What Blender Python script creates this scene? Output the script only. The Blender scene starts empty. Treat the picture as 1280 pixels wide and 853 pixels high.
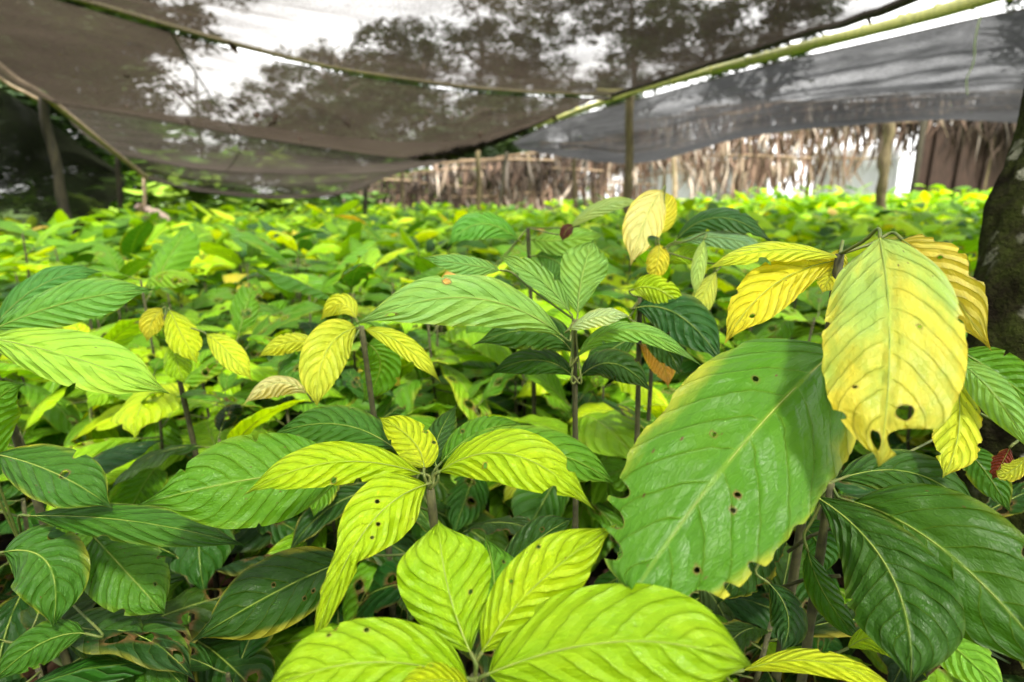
import bpy, math, random
import numpy as np
from mathutils import Vector, Matrix, noise

PI = math.pi
R = math.radians
sc = bpy.context.scene
C = sc.collection

# ------------------------------------------------------------------ camera
CAM_H = 1.0
PITCH = math.atan(180 / 711.0)
FPX = 711.1
cam_d = bpy.data.cameras.new('camera')
cam = bpy.data.objects.new('camera', cam_d)
C.objects.link(cam)
cam_d.lens = 20.0
cam_d.sensor_width = 36.0
cam_d.clip_start = 0.02
cam_d.clip_end = 2000
cam.location = (0, 0, CAM_H)
cam.rotation_euler = (PI / 2 - PITCH, 0, 0)
cam_d.dof.use_dof = True
cam_d.dof.focus_distance = 0.66
cam_d.dof.aperture_fstop = 3.6
sc.camera = cam

FWD = Vector((0, math.cos(PITCH), -math.sin(PITCH)))
UPV = Vector((0, math.sin(PITCH), math.cos(PITCH)))
RGT = Vector((1, 0, 0))
EYE = Vector((0, 0, CAM_H))


def ray(px, py):
    return FWD + RGT * ((px - 640) / FPX) + UPV * ((426.5 - py) / FPX)


def atd(px, py, d):
    "point at depth d along the camera axis"
    return EYE + ray(px, py) * d


def aty(px, py, Y):
    "point at world distance Y in front of the camera"
    r = ray(px, py)
    return EYE + r * (Y / r.y)


# ------------------------------------------------------------------ world, sun, exposure
SUN_EL, SUN_AZ = R(58), R(155)       # from behind the camera, a little to the right
w = bpy.data.worlds.new('World')
sc.world = w
w.use_nodes = True
nt = w.node_tree
nt.nodes.clear()
sky = nt.nodes.new('ShaderNodeTexSky')
sky.sky_type = 'NISHITA'
sky.sun_disc = False
sky.sun_elevation = SUN_EL
sky.sun_rotation = SUN_AZ
sky.dust_density = 4.0
sky.air_density = 1.0
hs = nt.nodes.new('ShaderNodeHueSaturation')
hs.inputs['Saturation'].default_value = 0.12      # overcast: the cloud takes the blue out
bg = nt.nodes.new('ShaderNodeBackground')
bg.inputs['Strength'].default_value = 0.15
wo = nt.nodes.new('ShaderNodeOutputWorld')
nt.links.new(sky.outputs[0], hs.inputs['Color'])
# bright broken cloud over the whole sky
cn = nt.nodes.new('ShaderNodeTexNoise')
cn.inputs['Scale'].default_value = 3.0
cn.inputs['Detail'].default_value = 5.0
tcw = nt.nodes.new('ShaderNodeTexCoord')
nt.links.new(tcw.outputs['Generated'], cn.inputs['Vector'])
mr = nt.nodes.new('ShaderNodeMapRange')
mr.inputs[1].default_value, mr.inputs[2].default_value = 0.3, 0.65
mr.inputs[3].default_value, mr.inputs[4].default_value = 0.55, 0.95
nt.links.new(cn.outputs['Fac'], mr.inputs[0])
cm = nt.nodes.new('ShaderNodeMix')
cm.data_type = 'RGBA'
nt.links.new(mr.outputs[0], cm.inputs[0])
nt.links.new(hs.outputs[0], cm.inputs[6])
cm.inputs[7].default_value = (8.5, 8.4, 8.2, 1)
nt.links.new(cm.outputs[2], bg.inputs['Color'])
nt.links.new(bg.outputs[0], wo.inputs['Surface'])

sun_d = bpy.data.lights.new('sun', 'SUN')
sun_d.energy = 3.9
sun_d.angle = R(7)
sun_d.color = (1.0, 0.95, 0.86)
sun = bpy.data.objects.new('sun', sun_d)
C.objects.link(sun)
sdir = Vector((math.sin(SUN_AZ) * math.cos(SUN_EL), math.cos(SUN_AZ) * math.cos(SUN_EL), math.sin(SUN_EL)))
sun.rotation_euler = sdir.to_track_quat('Z', 'Y').to_euler()
sun.location = sdir * 30

sc.view_settings.view_transform = 'Standard'
sc.view_settings.look = 'None'
sc.view_settings.exposure = 1.75
sc.view_settings.gamma = 1.0
sc.render.engine = 'CYCLES'
sc.cycles.max_bounces = 10
sc.cycles.transparent_max_bounces = 12


# ------------------------------------------------------------------ node helpers
class NT:
    def __init__(s, name):
        s.m = bpy.data.materials.new(name)
        s.m.use_nodes = True
        s.t = s.m.node_tree
        s.t.nodes.clear()
        s.out = s.n('ShaderNodeOutputMaterial')

    def n(s, typ, **kw):
        nd = s.t.nodes.new(typ)
        for k, v in kw.items():
            setattr(nd, k, v)
        return nd

    def put(s, sock, v):
        if isinstance(v, bpy.types.NodeSocket):
            s.t.links.new(v, sock)
        elif isinstance(v, tuple) and len(v) == 3 and sock.type == 'RGBA':
            sock.default_value = (*v, 1)
        else:
            sock.default_value = v

    def math(s, op, a, b=0.0, c=None, clamp=False):
        nd = s.n('ShaderNodeMath', operation=op, use_clamp=clamp)
        s.put(nd.inputs[0], a)
        s.put(nd.inputs[1], b)
        if c is not None:
            s.put(nd.inputs[2], c)
        return nd.outputs[0]

    def mix(s, f, a, b, mode='MIX'):
        nd = s.n('ShaderNodeMix', data_type='RGBA', blend_type=mode)
        s.put(nd.inputs[0], f)
        s.put(nd.inputs[6], a)
        s.put(nd.inputs[7], b)
        return nd.outputs[2]

    def ramp(s, v, a, b, lo=0.0, hi=1.0):
        nd = s.n('ShaderNodeMapRange', interpolation_type='SMOOTHSTEP')
        s.put(nd.inputs[0], v)
        nd.inputs[1].default_value = a
        nd.inputs[2].default_value = b
        nd.inputs[3].default_value = lo
        nd.inputs[4].default_value = hi
        return nd.outputs[0]

    def noise(s, vec, scale, detail=3.0, rough=0.6):
        nd = s.n('ShaderNodeTexNoise')
        if vec is not None:
            s.put(nd.inputs['Vector'], vec)
        nd.inputs['Scale'].default_value = scale
        nd.inputs['Detail'].default_value = detail
        nd.inputs['Roughness'].default_value = rough
        return nd.outputs['Fac']

    def bump(s, h, strength, dist):
        nd = s.n('ShaderNodeBump')
        s.put(nd.inputs['Height'], h)
        nd.inputs['Strength'].default_value = strength
        nd.inputs['Distance'].default_value = dist
        return nd.outputs[0]

    def coord(s, which='Object'):
        return s.n('ShaderNodeTexCoord').outputs[which]


VEIN_N = 10.0


def leaf_material(name, per_object=True, detail=True, fade=None):
    t = NT(name)
    uvn = t.n('ShaderNodeUVMap')
    sep = t.n('ShaderNodeSeparateXYZ')
    t.put(sep.inputs[0], uvn.outputs[0])
    u = t.math('MULTIPLY_ADD', sep.outputs[0], 2.0, -1.0)
    v = sep.outputs[1]
    a = t.math('ABSOLUTE', u)
    if per_object:
        oi = t.n('ShaderNodeObjectInfo')
        col, dmg, rnd = oi.outputs['Color'], oi.outputs['Alpha'], oi.outputs['Random']
    else:
        at = t.n('ShaderNodeAttribute', attribute_name='tint')
        col, dmg = at.outputs['Color'], 0.25
        rnd = 0.3
    # seed vector: uv shifted per object
    cmb = t.n('ShaderNodeCombineXYZ')
    t.put(cmb.inputs[0], u)
    t.put(cmb.inputs[1], t.math('MULTIPLY', v, 2.2))
    t.put(cmb.inputs[2], t.math('MULTIPLY', rnd, 37.0))
    P = cmb.outputs[0]
    wob = t.noise(P, 2.5, 2.0)
    # secondary veins leave the midrib at a slant and bend to the tip
    bend = t.math('MULTIPLY', a, t.math('MULTIPLY_ADD', a, 0.10, 0.15))
    side = t.math('MULTIPLY', t.math('SIGN', u), 0.22)
    ph = t.math('ADD', t.math('MULTIPLY', t.math('SUBTRACT', v, bend), VEIN_N), side)
    ph = t.math('ADD', ph, t.math('MULTIPLY', wob, 0.5))
    fr = t.math('FRACT', ph)
    dist = t.math('MINIMUM', fr, t.math('SUBTRACT', 1.0, fr))
    sec = t.ramp(dist, 0.0, 0.055, 1.0, 0.0)
    mid = t.ramp(a, 0.015, 0.045, 1.0, 0.0)
    vein = t.math('MAXIMUM', t.math('MULTIPLY', sec, 0.6), mid)
    big = t.noise(P, 1.4, 4.0)
    fine = t.noise(P, 9.0, 4.0, 0.7)
    # hue and value drift over the blade
    c1 = t.mix(t.ramp(big, 0.35, 0.7, 0.0, 0.55), col, t.mix(1.0, col, (1.35, 1.12, 0.75), 'MULTIPLY'))
    c1 = t.mix(t.ramp(fine, 0.3, 0.75, 0.0, 0.5), c1, t.mix(1.0, c1, (0.72, 0.82, 0.8), 'MULTIPLY'))
    if fade:
        c1 = t.mix(t.ramp(t.math('ADD', v, t.math('MULTIPLY', t.math('SUBTRACT', big, 0.5), 2.2)), 0.0, 0.95, 0.9, 0.0), c1, fade)
    # yellowing towards the rim where the leaf is ageing
    rim = t.math('MULTIPLY', t.ramp(t.math('ADD', a, t.math('MULTIPLY', t.math('SUBTRACT', big, 0.5), 0.9)), 0.80, 1.15), dmg)
    c1 = t.mix(t.math('MULTIPLY', t.math('MULTIPLY', rim, dmg), 1.1, clamp=True), c1, (0.46, 0.40, 0.03))
    c1 = t.mix(t.math('MULTIPLY', vein, 0.25), c1, (0.20, 0.30, 0.03))
    # brown spots
    vor = t.n('ShaderNodeTexVoronoi')
    t.put(vor.inputs['Vector'], P)
    vor.inputs['Scale'].default_value = 5.5
    vor.inputs['Randomness'].default_value = 1.0
    spot_on = t.ramp(t.noise(P, 1.1, 1.0), 0.50, 0.56)
    spot = t.math('MULTIPLY', t.ramp(t.math('ADD', vor.outputs['Distance'], t.math('MULTIPLY', fine, 0.10)), 0.10, 0.16, 1.0, 0.0), spot_on)
    spot = t.math('MULTIPLY', spot, t.ramp(dmg, 0.05, 0.4))
    c1 = t.mix(spot, c1, (0.07, 0.035, 0.012))
    bu = t.n('ShaderNodeAttribute', attribute_name='burn')
    bq = t.math('MULTIPLY', t.math('POWER', bu.outputs['Fac'], 1.3), t.ramp(fine, 0.25, 0.6, 0.35, 1.0))
    c1 = t.mix(t.math('MULTIPLY', bq, 0.9), c1, (0.13, 0.065, 0.02))
    # paler, rougher underside
    geo = t.n('ShaderNodeNewGeometry')
    c1 = t.mix(t.math('MULTIPLY', geo.outputs['Backfacing'], 0.35), c1, t.mix(1.0, c1, (1.3, 1.2, 1.5), 'MULTIPLY'))
    # relief
    hgt = t.math('MULTIPLY', t.math('POWER', t.math('MULTIPLY', dist, 2.0), 0.55), 1.0)
    hgt = t.math('MULTIPLY', hgt, t.ramp(a, 0.0, 0.12))
    if detail:
        v2 = t.n('ShaderNodeTexVoronoi', feature='DISTANCE_TO_EDGE')
        t.put(v2.inputs['Vector'], P)
        v2.inputs['Scale'].default_value = 17.0
        hgt = t.math('ADD', hgt, t.math('MULTIPLY', t.ramp(v2.outputs['Distance'], 0.0, 0.2), 0.05))
        hgt = t.math('ADD', hgt, t.math('MULTIPLY', t.noise(P, 2.6, 2.0, 0.45), 0.9))
    nrm = t.bump(hgt, 1.0, 0.0045)
    pb = t.n('ShaderNodeBsdfPrincipled')
    t.put(pb.inputs['Base Color'], c1)
    t.put(pb.inputs['Roughness'], t.ramp(big, 0.3, 0.7, 0.38, 0.54))
    pb.inputs['Specular IOR Level'].default_value = 0.21
    t.put(pb.inputs['Normal'], nrm)
    tr = t.n('ShaderNodeBsdfTranslucent')
    t.put(tr.inputs['Color'], t.mix(1.0, c1, (2.4, 2.1, 0.35), 'MULTIPLY'))
    t.put(tr.inputs['Normal'], nrm)
    ms = t.n('ShaderNodeMixShader')
    ms.inputs[0].default_value = 0.33
    t.put(ms.inputs[1], pb.outputs[0])
    t.put(ms.inputs[2], tr.outputs[0])
    t.put(t.out.inputs[0], ms.outputs[0])
    return t.m


def simple(name, c1, c2, scale=20, rough=0.8, bump=0.4, bd=0.003, stretch=None, spec=0.3, detail=5.0):
    t = NT(name)
    co = t.coord()
    if stretch:
        mp = t.n('ShaderNodeMapping')
        t.put(mp.inputs[0], co)
        mp.inputs['Scale'].default_value = stretch
        co = mp.outputs[0]
    f = t.noise(co, scale, detail, 0.65)
    pb = t.n('ShaderNodeBsdfPrincipled')
    t.put(pb.inputs['Base Color'], t.mix(t.ramp(f, 0.3, 0.7), c1, c2))
    pb.inputs['Roughness'].default_value = rough
    pb.inputs['Specular IOR Level'].default_value = spec
    t.put(pb.inputs['Normal'], t.bump(f, bump, bd))
    t.put(t.out.inputs[0], pb.outputs[0])
    return t.m


def net_material(name, col, cover, grime=0.5):
    "woven shade cloth: threads catch light, the rest lets it through"
    t = NT(name)
    uvn = t.n('ShaderNodeUVMap')
    mp = t.n('ShaderNodeMapping')
    t.put(mp.inputs[0], uvn.outputs[0])
    mp.inputs['Scale'].default_value = (30, 260, 1)
    weave = t.noise(mp.outputs[0], 1.0, 2.0)
    mp2 = t.n('ShaderNodeMapping')
    t.put(mp2.inputs[0], uvn.outputs[0])
    mp2.inputs['Scale'].default_value = (200, 40, 1)
    weave2 = t.noise(mp2.outputs[0], 1.0, 2.0)
    dirt = t.noise(uvn.outputs[0], 2.2, 6.0, 0.7)
    cov = t.math('ADD', cover, t.math('MULTIPLY', t.math('SUBTRACT', weave, 0.5), 0.30))
    cov = t.math('ADD', cov, t.math('MULTIPLY', t.math('SUBTRACT', weave2, 0.5), 0.30))
    cov = t.math('ADD', cov, t.math('MULTIPLY', t.math('SUBTRACT', dirt, 0.5), 0.5 * grime), clamp=True)
    gm = t.n('ShaderNodeNewGeometry')
    dt = t.n('ShaderNodeVectorMath', operation='DOT_PRODUCT')
    t.put(dt.inputs[0], gm.outputs['Normal'])
    t.put(dt.inputs[1], gm.outputs['Incoming'])
    cs = t.math('ABSOLUTE', dt.outputs['Value'])
    ex = t.math('DIVIDE', 0.7, t.math('ADD', cs, 0.15))          # longer way through the threads at a slant
    cov = t.math('SUBTRACT', 1.0, t.math('POWER', t.math('SUBTRACT', 1.0, t.math('MINIMUM', cov, 0.99)), ex))
    c = t.mix(t.ramp(dirt, 0.4, 0.75), col, tuple(x * 0.55 for x in col))
    df = t.n('ShaderNodeBsdfDiffuse')
    t.put(df.inputs[0], c)
    tl = t.n('ShaderNodeBsdfTranslucent')
    t.put(tl.inputs[0], c)
    m1 = t.n('ShaderNodeMixShader')
    m1.inputs[0].default_value = 0.5
    t.put(m1.inputs[1], df.outputs[0])
    t.put(m1.inputs[2], tl.outputs[0])
    tp = t.n('ShaderNodeBsdfTransparent')
    m2 = t.n('ShaderNodeMixShader')
    t.put(m2.inputs[0], cov)
    rf = t.n('ShaderNodeBsdfRefraction')
    rf.inputs['IOR'].default_value = 1.10
    rf.inputs['Roughness'].default_value = 0.32
    m3 = t.n('ShaderNodeMixShader')
    m3.inputs[0].default_value = 0.15
    t.put(m3.inputs[1], tp.outputs[0])
    t.put(m3.inputs[2], rf.outputs[0])
    t.put(m2.inputs[1], m3.outputs[0])
    t.put(m2.inputs[2], m1.outputs[0])
    t.put(t.out.inputs[0], m2.outputs[0])
    return t.m


def attr_mat(name, attr='tint', rough=0.7, transl=0.25, boost=(1.5, 1.4, 0.7)):
    t = NT(name)
    at = t.n('ShaderNodeAttribute', attribute_name=attr)
    f = t.noise(t.coord(), 30, 3)
    c = t.mix(t.ramp(f, 0.3, 0.7, 0, 0.4), at.outputs['Color'], t.mix(1.0, at.outputs['Color'], (0.6, 0.6, 0.6), 'MULTIPLY'))
    pb = t.n('ShaderNodeBsdfPrincipled')
    t.put(pb.inputs['Base Color'], c)
    pb.inputs['Roughness'].default_value = rough
    pb.inputs['Specular IOR Level'].default_value = 0.3
    tr = t.n('ShaderNodeBsdfTranslucent')
    t.put(tr.inputs[0], t.mix(1.0, c, boost, 'MULTIPLY'))
    ms = t.n('ShaderNodeMixShader')
    ms.inputs[0].default_value = transl
    t.put(ms.inputs[1], pb.outputs[0])
    t.put(ms.inputs[2], tr.outputs[0])
    t.put(t.out.inputs[0], ms.outputs[0])
    return t.m


M_LEAF = leaf_material('leaf_blade')
M_LEAF_FADED = leaf_material('faded_leaf_blade', fade=(0.19, 0.31, 0.055))
M_LEAF_ATTR = leaf_material('leaf_blade_massed', per_object=False, detail=False)
M_RIB = simple('leaf_rib', (0.12, 0.19, 0.02), (0.20, 0.24, 0.04), 60, 0.5)
M_PETIOLE = simple('petiole', (0.05, 0.085, 0.012), (0.09, 0.10, 0.02), 60, 0.6)
M_STEM = simple('seedling_stem', (0.025, 0.024, 0.010), (0.06, 0.06, 0.02), 60, 0.8)
M_SOIL = simple('soil', (0.012, 0.008, 0.005), (0.032, 0.020, 0.012), 14, 0.95, 0.8, 0.02)
M_GRASS = simple('grass', (0.06, 0.12, 0.02), (0.12, 0.2, 0.03), 6, 0.9, 0.6, 0.03)
M_BAMBOO = simple('bamboo', (0.42, 0.40, 0.12), (0.26, 0.27, 0.09), 9, 0.5, 0.3, 0.003, (6, 6, 1))
M_BAMBOO_DULL = simple('shaded_bamboo', (0.14, 0.13, 0.04), (0.07, 0.06, 0.03), 9, 0.6, 0.3, 0.003, (6, 6, 1))  # darker bamboo copy: shade on the cross pole put into the colour
M_WOOD = simple('post_wood', (0.045, 0.032, 0.018), (0.13, 0.105, 0.05), 10, 0.9, 0.8, 0.01, (3, 3, 0.6))
M_WOOD_DARK = simple('dark_post_wood', (0.010, 0.009, 0.006), (0.035, 0.03, 0.015), 10, 0.9, 0.8, 0.01, (3, 3, 0.6))
M_PALE_POLE = simple('pale_pole', (0.35, 0.27, 0.18), (0.22, 0.16, 0.10), 12, 0.8, 0.5, 0.004)
M_DEADLEAF = simple('dead_leaf', (0.015, 0.008, 0.004), (0.04, 0.02, 0.01), 20, 0.9)
M_NET_BROWN = net_material('brown_shade_net', (0.046, 0.036, 0.028), 0.53, 1.0)
M_NET_REAR = net_material('rear_shade_net', (0.060, 0.050, 0.042), 0.72)
M_NET_GREY = net_material('grey_shade_net', (0.052, 0.052, 0.055), 0.87, 0.7)
M_NET_DARK = net_material('dark_side_net', (0.014, 0.016, 0.010), 0.80, 0.2)
M_HEM = simple('net_hem', (0.02, 0.016, 0.012), (0.05, 0.04, 0.03), 30, 0.9)
M_STRING = simple('pale_string', (0.8, 0.8, 0.76), (0.7, 0.7, 0.62), 50, 0.8)
M_FOLIAGE = attr_mat('tree_foliage')
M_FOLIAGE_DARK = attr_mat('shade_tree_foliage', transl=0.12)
M_THATCH = attr_mat('dry_palm', rough=0.8, transl=0.2, boost=(1.2, 1.1, 1.0))
t_ = NT('white_plastic_sheet')
_p = t_.n('ShaderNodeBsdfPrincipled'); _p.inputs['Base Color'].default_value = (.78, .78, .81, 1); _p.inputs['Roughness'].default_value = .5
_t = t_.n('ShaderNodeBsdfTranslucent'); _t.inputs[0].default_value = (.75, .75, .78, 1)
_m = t_.n('ShaderNodeMixShader'); _m.inputs[0].default_value = .45
t_.put(_m.inputs[1], _p.outputs[0]); t_.put(_m.inputs[2], _t.outputs[0]); t_.put(t_.out.inputs[0], _m.outputs[0])
M_SHEET = t_.m
M_SHEDWALL = simple('shaded_brown_boards', (0.016, 0.009, 0.006), (0.04, 0.022, 0.015), 5, 0.9, 0.6, 0.01, (8, 8, 1))  # shade under the roof is put into the board colour


def bark_material():
    t = NT('mossy_bark')
    co = t.coord()
    n1 = t.noise(co, 9, 6, 0.7)
    n2 = t.noise(co, 40, 4, 0.7)
    base = t.mix(t.ramp(n1, 0.35, 0.65), (0.005, 0.004, 0.002), (0.020, 0.026, 0.005))
    base = t.mix(t.ramp(n2, 0.4, 0.7, 0, 0.5), base, (0.014, 0.011, 0.007))
    vor = t.n('ShaderNodeTexVoronoi')
    t.put(vor.inputs['Vector'], co)
    vor.inputs['Scale'].default_value = 13
    d = t.math('ADD', vor.outputs['Distance'], t.math('MULTIPLY', t.math('SUBTRACT', n2, 0.5), 0.55))
    lich = t.math('MULTIPLY', t.ramp(d, 0.22, 0.34, 1, 0), t.ramp(t.noise(co, 3.0, 2), 0.47, 0.56))
    base = t.mix(t.math('MULTIPLY', lich, 0.8), base, (0.20, 0.20, 0.15))
    pb = t.n('ShaderNodeBsdfPrincipled')
    t.put(pb.inputs['Base Color'], base)
    pb.inputs['Roughness'].default_value = 1.0
    pb.inputs['Specular IOR Level'].default_value = 0.04
    t.put(pb.inputs['Normal'], t.bump(t.math('ADD', n1, t.math('MULTIPLY', n2, 0.8)), 1.0, 0.03))
    t.put(t.out.inputs[0], pb.outputs[0])
    return t.m


M_BARK = bark_material()
M_TRUNK = simple('far_bark', (0.05, 0.04, 0.03), (0.12, 0.10, 0.07), 8, 0.9)


# ------------------------------------------------------------------ object helpers
def tag(o, label=None, cat=None, group=None, kind=None):
    if label: o['label'] = label
    if cat: o['category'] = cat
    if group: o['group'] = group
    if kind: o['kind'] = kind
    return o


def empty(name, loc):
    o = bpy.data.objects.new(name, None)
    o.location = loc
    o.empty_display_size = 0.05
    C.objects.link(o)
    return o


def link(name, me, parent=None, loc=None, world=False):
    o = bpy.data.objects.new(name, me)
    C.objects.link(o)
    if parent is not None:
        o.parent = parent
        if world:            # mesh already in world space
            o.location = -Vector(parent.location)
    if loc is not None:
        o.location = loc
    return o


def np_mesh(name, V, F, mats, uv=None, tint=None, mi=None, smooth=True):
    "V (n,3), F list/array of quads (m,4) or mixed lists"
    me = bpy.data.meshes.new(name)
    V = np.asarray(V, dtype=np.float64)
    if isinstance(F, np.ndarray):
        m = len(F)
        k = F.shape[1]
        me.vertices.add(len(V))
        me.vertices.foreach_set('co', V.ravel())
        me.loops.add(m * k)
        me.loops.foreach_set('vertex_index', F.ravel().astype(np.int32))
        me.polygons.add(m)
        me.polygons.foreach_set('loop_start', np.arange(0, m * k, k, dtype=np.int32))
        me.update(calc_edges=True)
    else:
        me.from_pydata([tuple(v) for v in V], [], F)
        me.update()
    for m_ in (mats if isinstance(mats, (list, tuple)) else [mats]):
        me.materials.append(m_)
    if mi is not None:
        me.polygons.foreach_set('material_index', np.asarray(mi, dtype=np.int32))
    if smooth:
        me.polygons.foreach_set('use_smooth', np.ones(len(me.polygons), dtype=bool))
    if uv is not None:
        li = np.empty(len(me.loops), dtype=np.int32)
        me.loops.foreach_get('vertex_index', li)
        lay = me.uv_layers.new(name='UVMap')
        lay.data.foreach_set('uv', np.asarray(uv, dtype=np.float32)[li].ravel())
    if tint is not None:
        at = me.attributes.new('tint', 'FLOAT_COLOR', 'POINT')
        tt = np.ones((len(V), 4), dtype=np.float32)
        tt[:, :3] = tint
        at.data.foreach_set('color', tt.ravel())
    me.update()
    return me


class Geo:
    "collects verts, faces, uv, material index"
    def __init__(s):
        s.V, s.F, s.UV, s.MI = [], [], [], []
        s.burn = {}

    def tube(s, pts, rad, sides=6, mi=0, cap=True, jit=0.0, rs=None):
        pts = [Vector(p) for p in pts]
        n = len(pts)
        base = len(s.V)
        prev = None
        for i, p in enumerate(pts):
            t = (pts[min(i + 1, n - 1)] - pts[max(i - 1, 0)]).normalized()
            if prev is None:
                ref = Vector((0, 0, 1)) if abs(t.z) < 0.9 else Vector((1, 0, 0))
                a = t.cross(ref).normalized()
            else:
                a = (prev - t * prev.dot(t)).normalized()
            prev = a
            b = t.cross(a)
            r = rad(i / (n - 1)) if callable(rad) else rad
            for k in range(sides):
                th = 2 * PI * k / sides
                rr = r * (1 + (rs.uniform(-jit, jit) if rs else 0))
                s.V.append(p + (a * math.cos(th) + b * math.sin(th)) * rr)
                s.UV.append((0.5, i / (n - 1)))
        for i in range(n - 1):
            for k in range(sides):
                k2 = (k + 1) % sides
                s.F.append((base + i * sides + k, base + i * sides + k2, base + (i + 1) * sides + k2, base + (i + 1) * sides + k))
                s.MI.append(mi)
        if cap:
            s.F.append(tuple(base + k for k in reversed(range(sides))))
            s.MI.append(mi)
            s.F.append(tuple(base + (n - 1) * sides + k for k in range(sides)))
            s.MI.append(mi)

    def box(s, c, sz, mi=0):
        b = len(s.V)
        for dx in (-.5, .5):
            for dy in (-.5, .5):
                for dz in (-.5, .5):
                    s.V.append(Vector((c[0] + dx * sz[0], c[1] + dy * sz[1], c[2] + dz * sz[2])))
                    s.UV.append((0, 0))
        for f in ((0, 1, 3, 2), (4, 6, 7, 5), (0, 4, 5, 1), (2, 3, 7, 6), (0, 2, 6, 4), (1, 5, 7, 3)):
            s.F.append(tuple(b + k for k in f))
            s.MI.append(mi)

    def mesh(s, name, mats, smooth=True, uv=True):
        me = np_mesh(name, [tuple(v) for v in s.V], s.F, mats, uv=s.UV if uv else None, mi=s.MI, smooth=smooth)
        if s.burn:
            at = me.attributes.new('burn', 'FLOAT', 'POINT')
            for k, v in s.burn.items():
                at.data[k].value = v
        return me


def catmull(P, t):
    "P list of vectors, t in 0..1"
    n = len(P) - 1
    x = min(max(t, 0), 1) * n
    i = min(int(x), n - 1)
    f = x - i
    p1, p2 = P[i], P[i + 1]
    p0 = P[i - 1] if i > 0 else p1 * 2 - p2
    p3 = P[i + 2] if i + 2 <= n else p2 * 2 - p1
    return 0.5 * ((p1 * 2) + (p2 - p0) * f + (p0 * 2 - p1 * 5 + p2 * 4 - p3) * f * f + (p1 * 3 - p0 - p2 * 3 + p3) * f ** 3)


def sst(x, a, b):
    x = min(max((x - a) / (b - a), 0), 1)
    return x * x * (3 - 2 * x)


def gz(x, y):
    "the bed rises gently towards the back right"
    return 0.28 * sst(x, 0.2, 5.0) * sst(y, 3.5, 8.5) + 0.02 * math.sin(x * 1.7) * math.sin(y * 1.3)


# ------------------------------------------------------------------ leaf geometry
PROF = {
    'blunt': [(0, .03), (.03, .34), (.09, .64), (.2, .90), (.35, 1.0), (.5, .98), (.65, .93), (.8, .82), (.9, .66), (.96, .50), (.99, .30), (1, .05)],
    'long': [(0, .02), (.04, .20), (.12, .50), (.25, .80), (.4, .97), (.52, 1.0), (.66, .92), (.77, .70), (.85, .42), (.90, .22), (.95, .08), (1, .0)],
    'wide': [(0, .03), (.03, .30), (.09, .58), (.2, .85), (.35, .99), (.5, 1.0), (.65, .93), (.79, .74), (.88, .46), (.94, .20), (.97,.09), (1, .0)],
    'obov': [(0, .02), (.05, .16), (.15, .40), (.3, .68), (.48, .92), (.62, 1.0), (.76, .90), (.86, .58), (.92, .28), (.96, .10), (1, .0)],
    'tail': [(0, .02), (.05, .35), (.15, .80), (.28, 1.0), (.42, .95), (.55, .70), (.62, .46), (.7, .38), (.8, .34), (.9, .2), (1, .0)],
}


def prof(kind, v):
    T = PROF[kind]
    for i in range(len(T) - 1):
        if v <= T[i + 1][0]:
            f = (v - T[i][0]) / (T[i + 1][0] - T[i][0])
            p1, p2 = T[i][1], T[i + 1][1]
            h = T[i + 1][0] - T[i][0]
            m1 = ((p2 - T[i - 1][1]) / (T[i + 1][0] - T[i - 1][0]) if i > 0 else (p2 - p1) / h) * h
            m2 = ((T[i + 2][1] - p1) / (T[i + 2][0] - T[i][0]) if i + 2 < len(T) else (p2 - p1) / h) * h
            return max(0, (2 * f ** 3 - 3 * f * f + 1) * p1 + (f ** 3 - 2 * f * f + f) * m1 + (-2 * f ** 3 + 3 * f * f) * p2 + (f ** 3 - f * f) * m2)
    return 0.0


def vein_h(v, u, vn):
    a = abs(u)
    ph = (v * vn - a * (0.10 * a + 0.15)) * VEIN_N + (0.22 if u > 0 else -0.22) + 0.25
    f = ph % 1.0
    d = min(f, 1 - f) * 2
    return (d ** 0.6) * sst(a, 0.0, 0.15) * (1 - 0.85 * sst(a, 0.65, 1.0))


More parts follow.
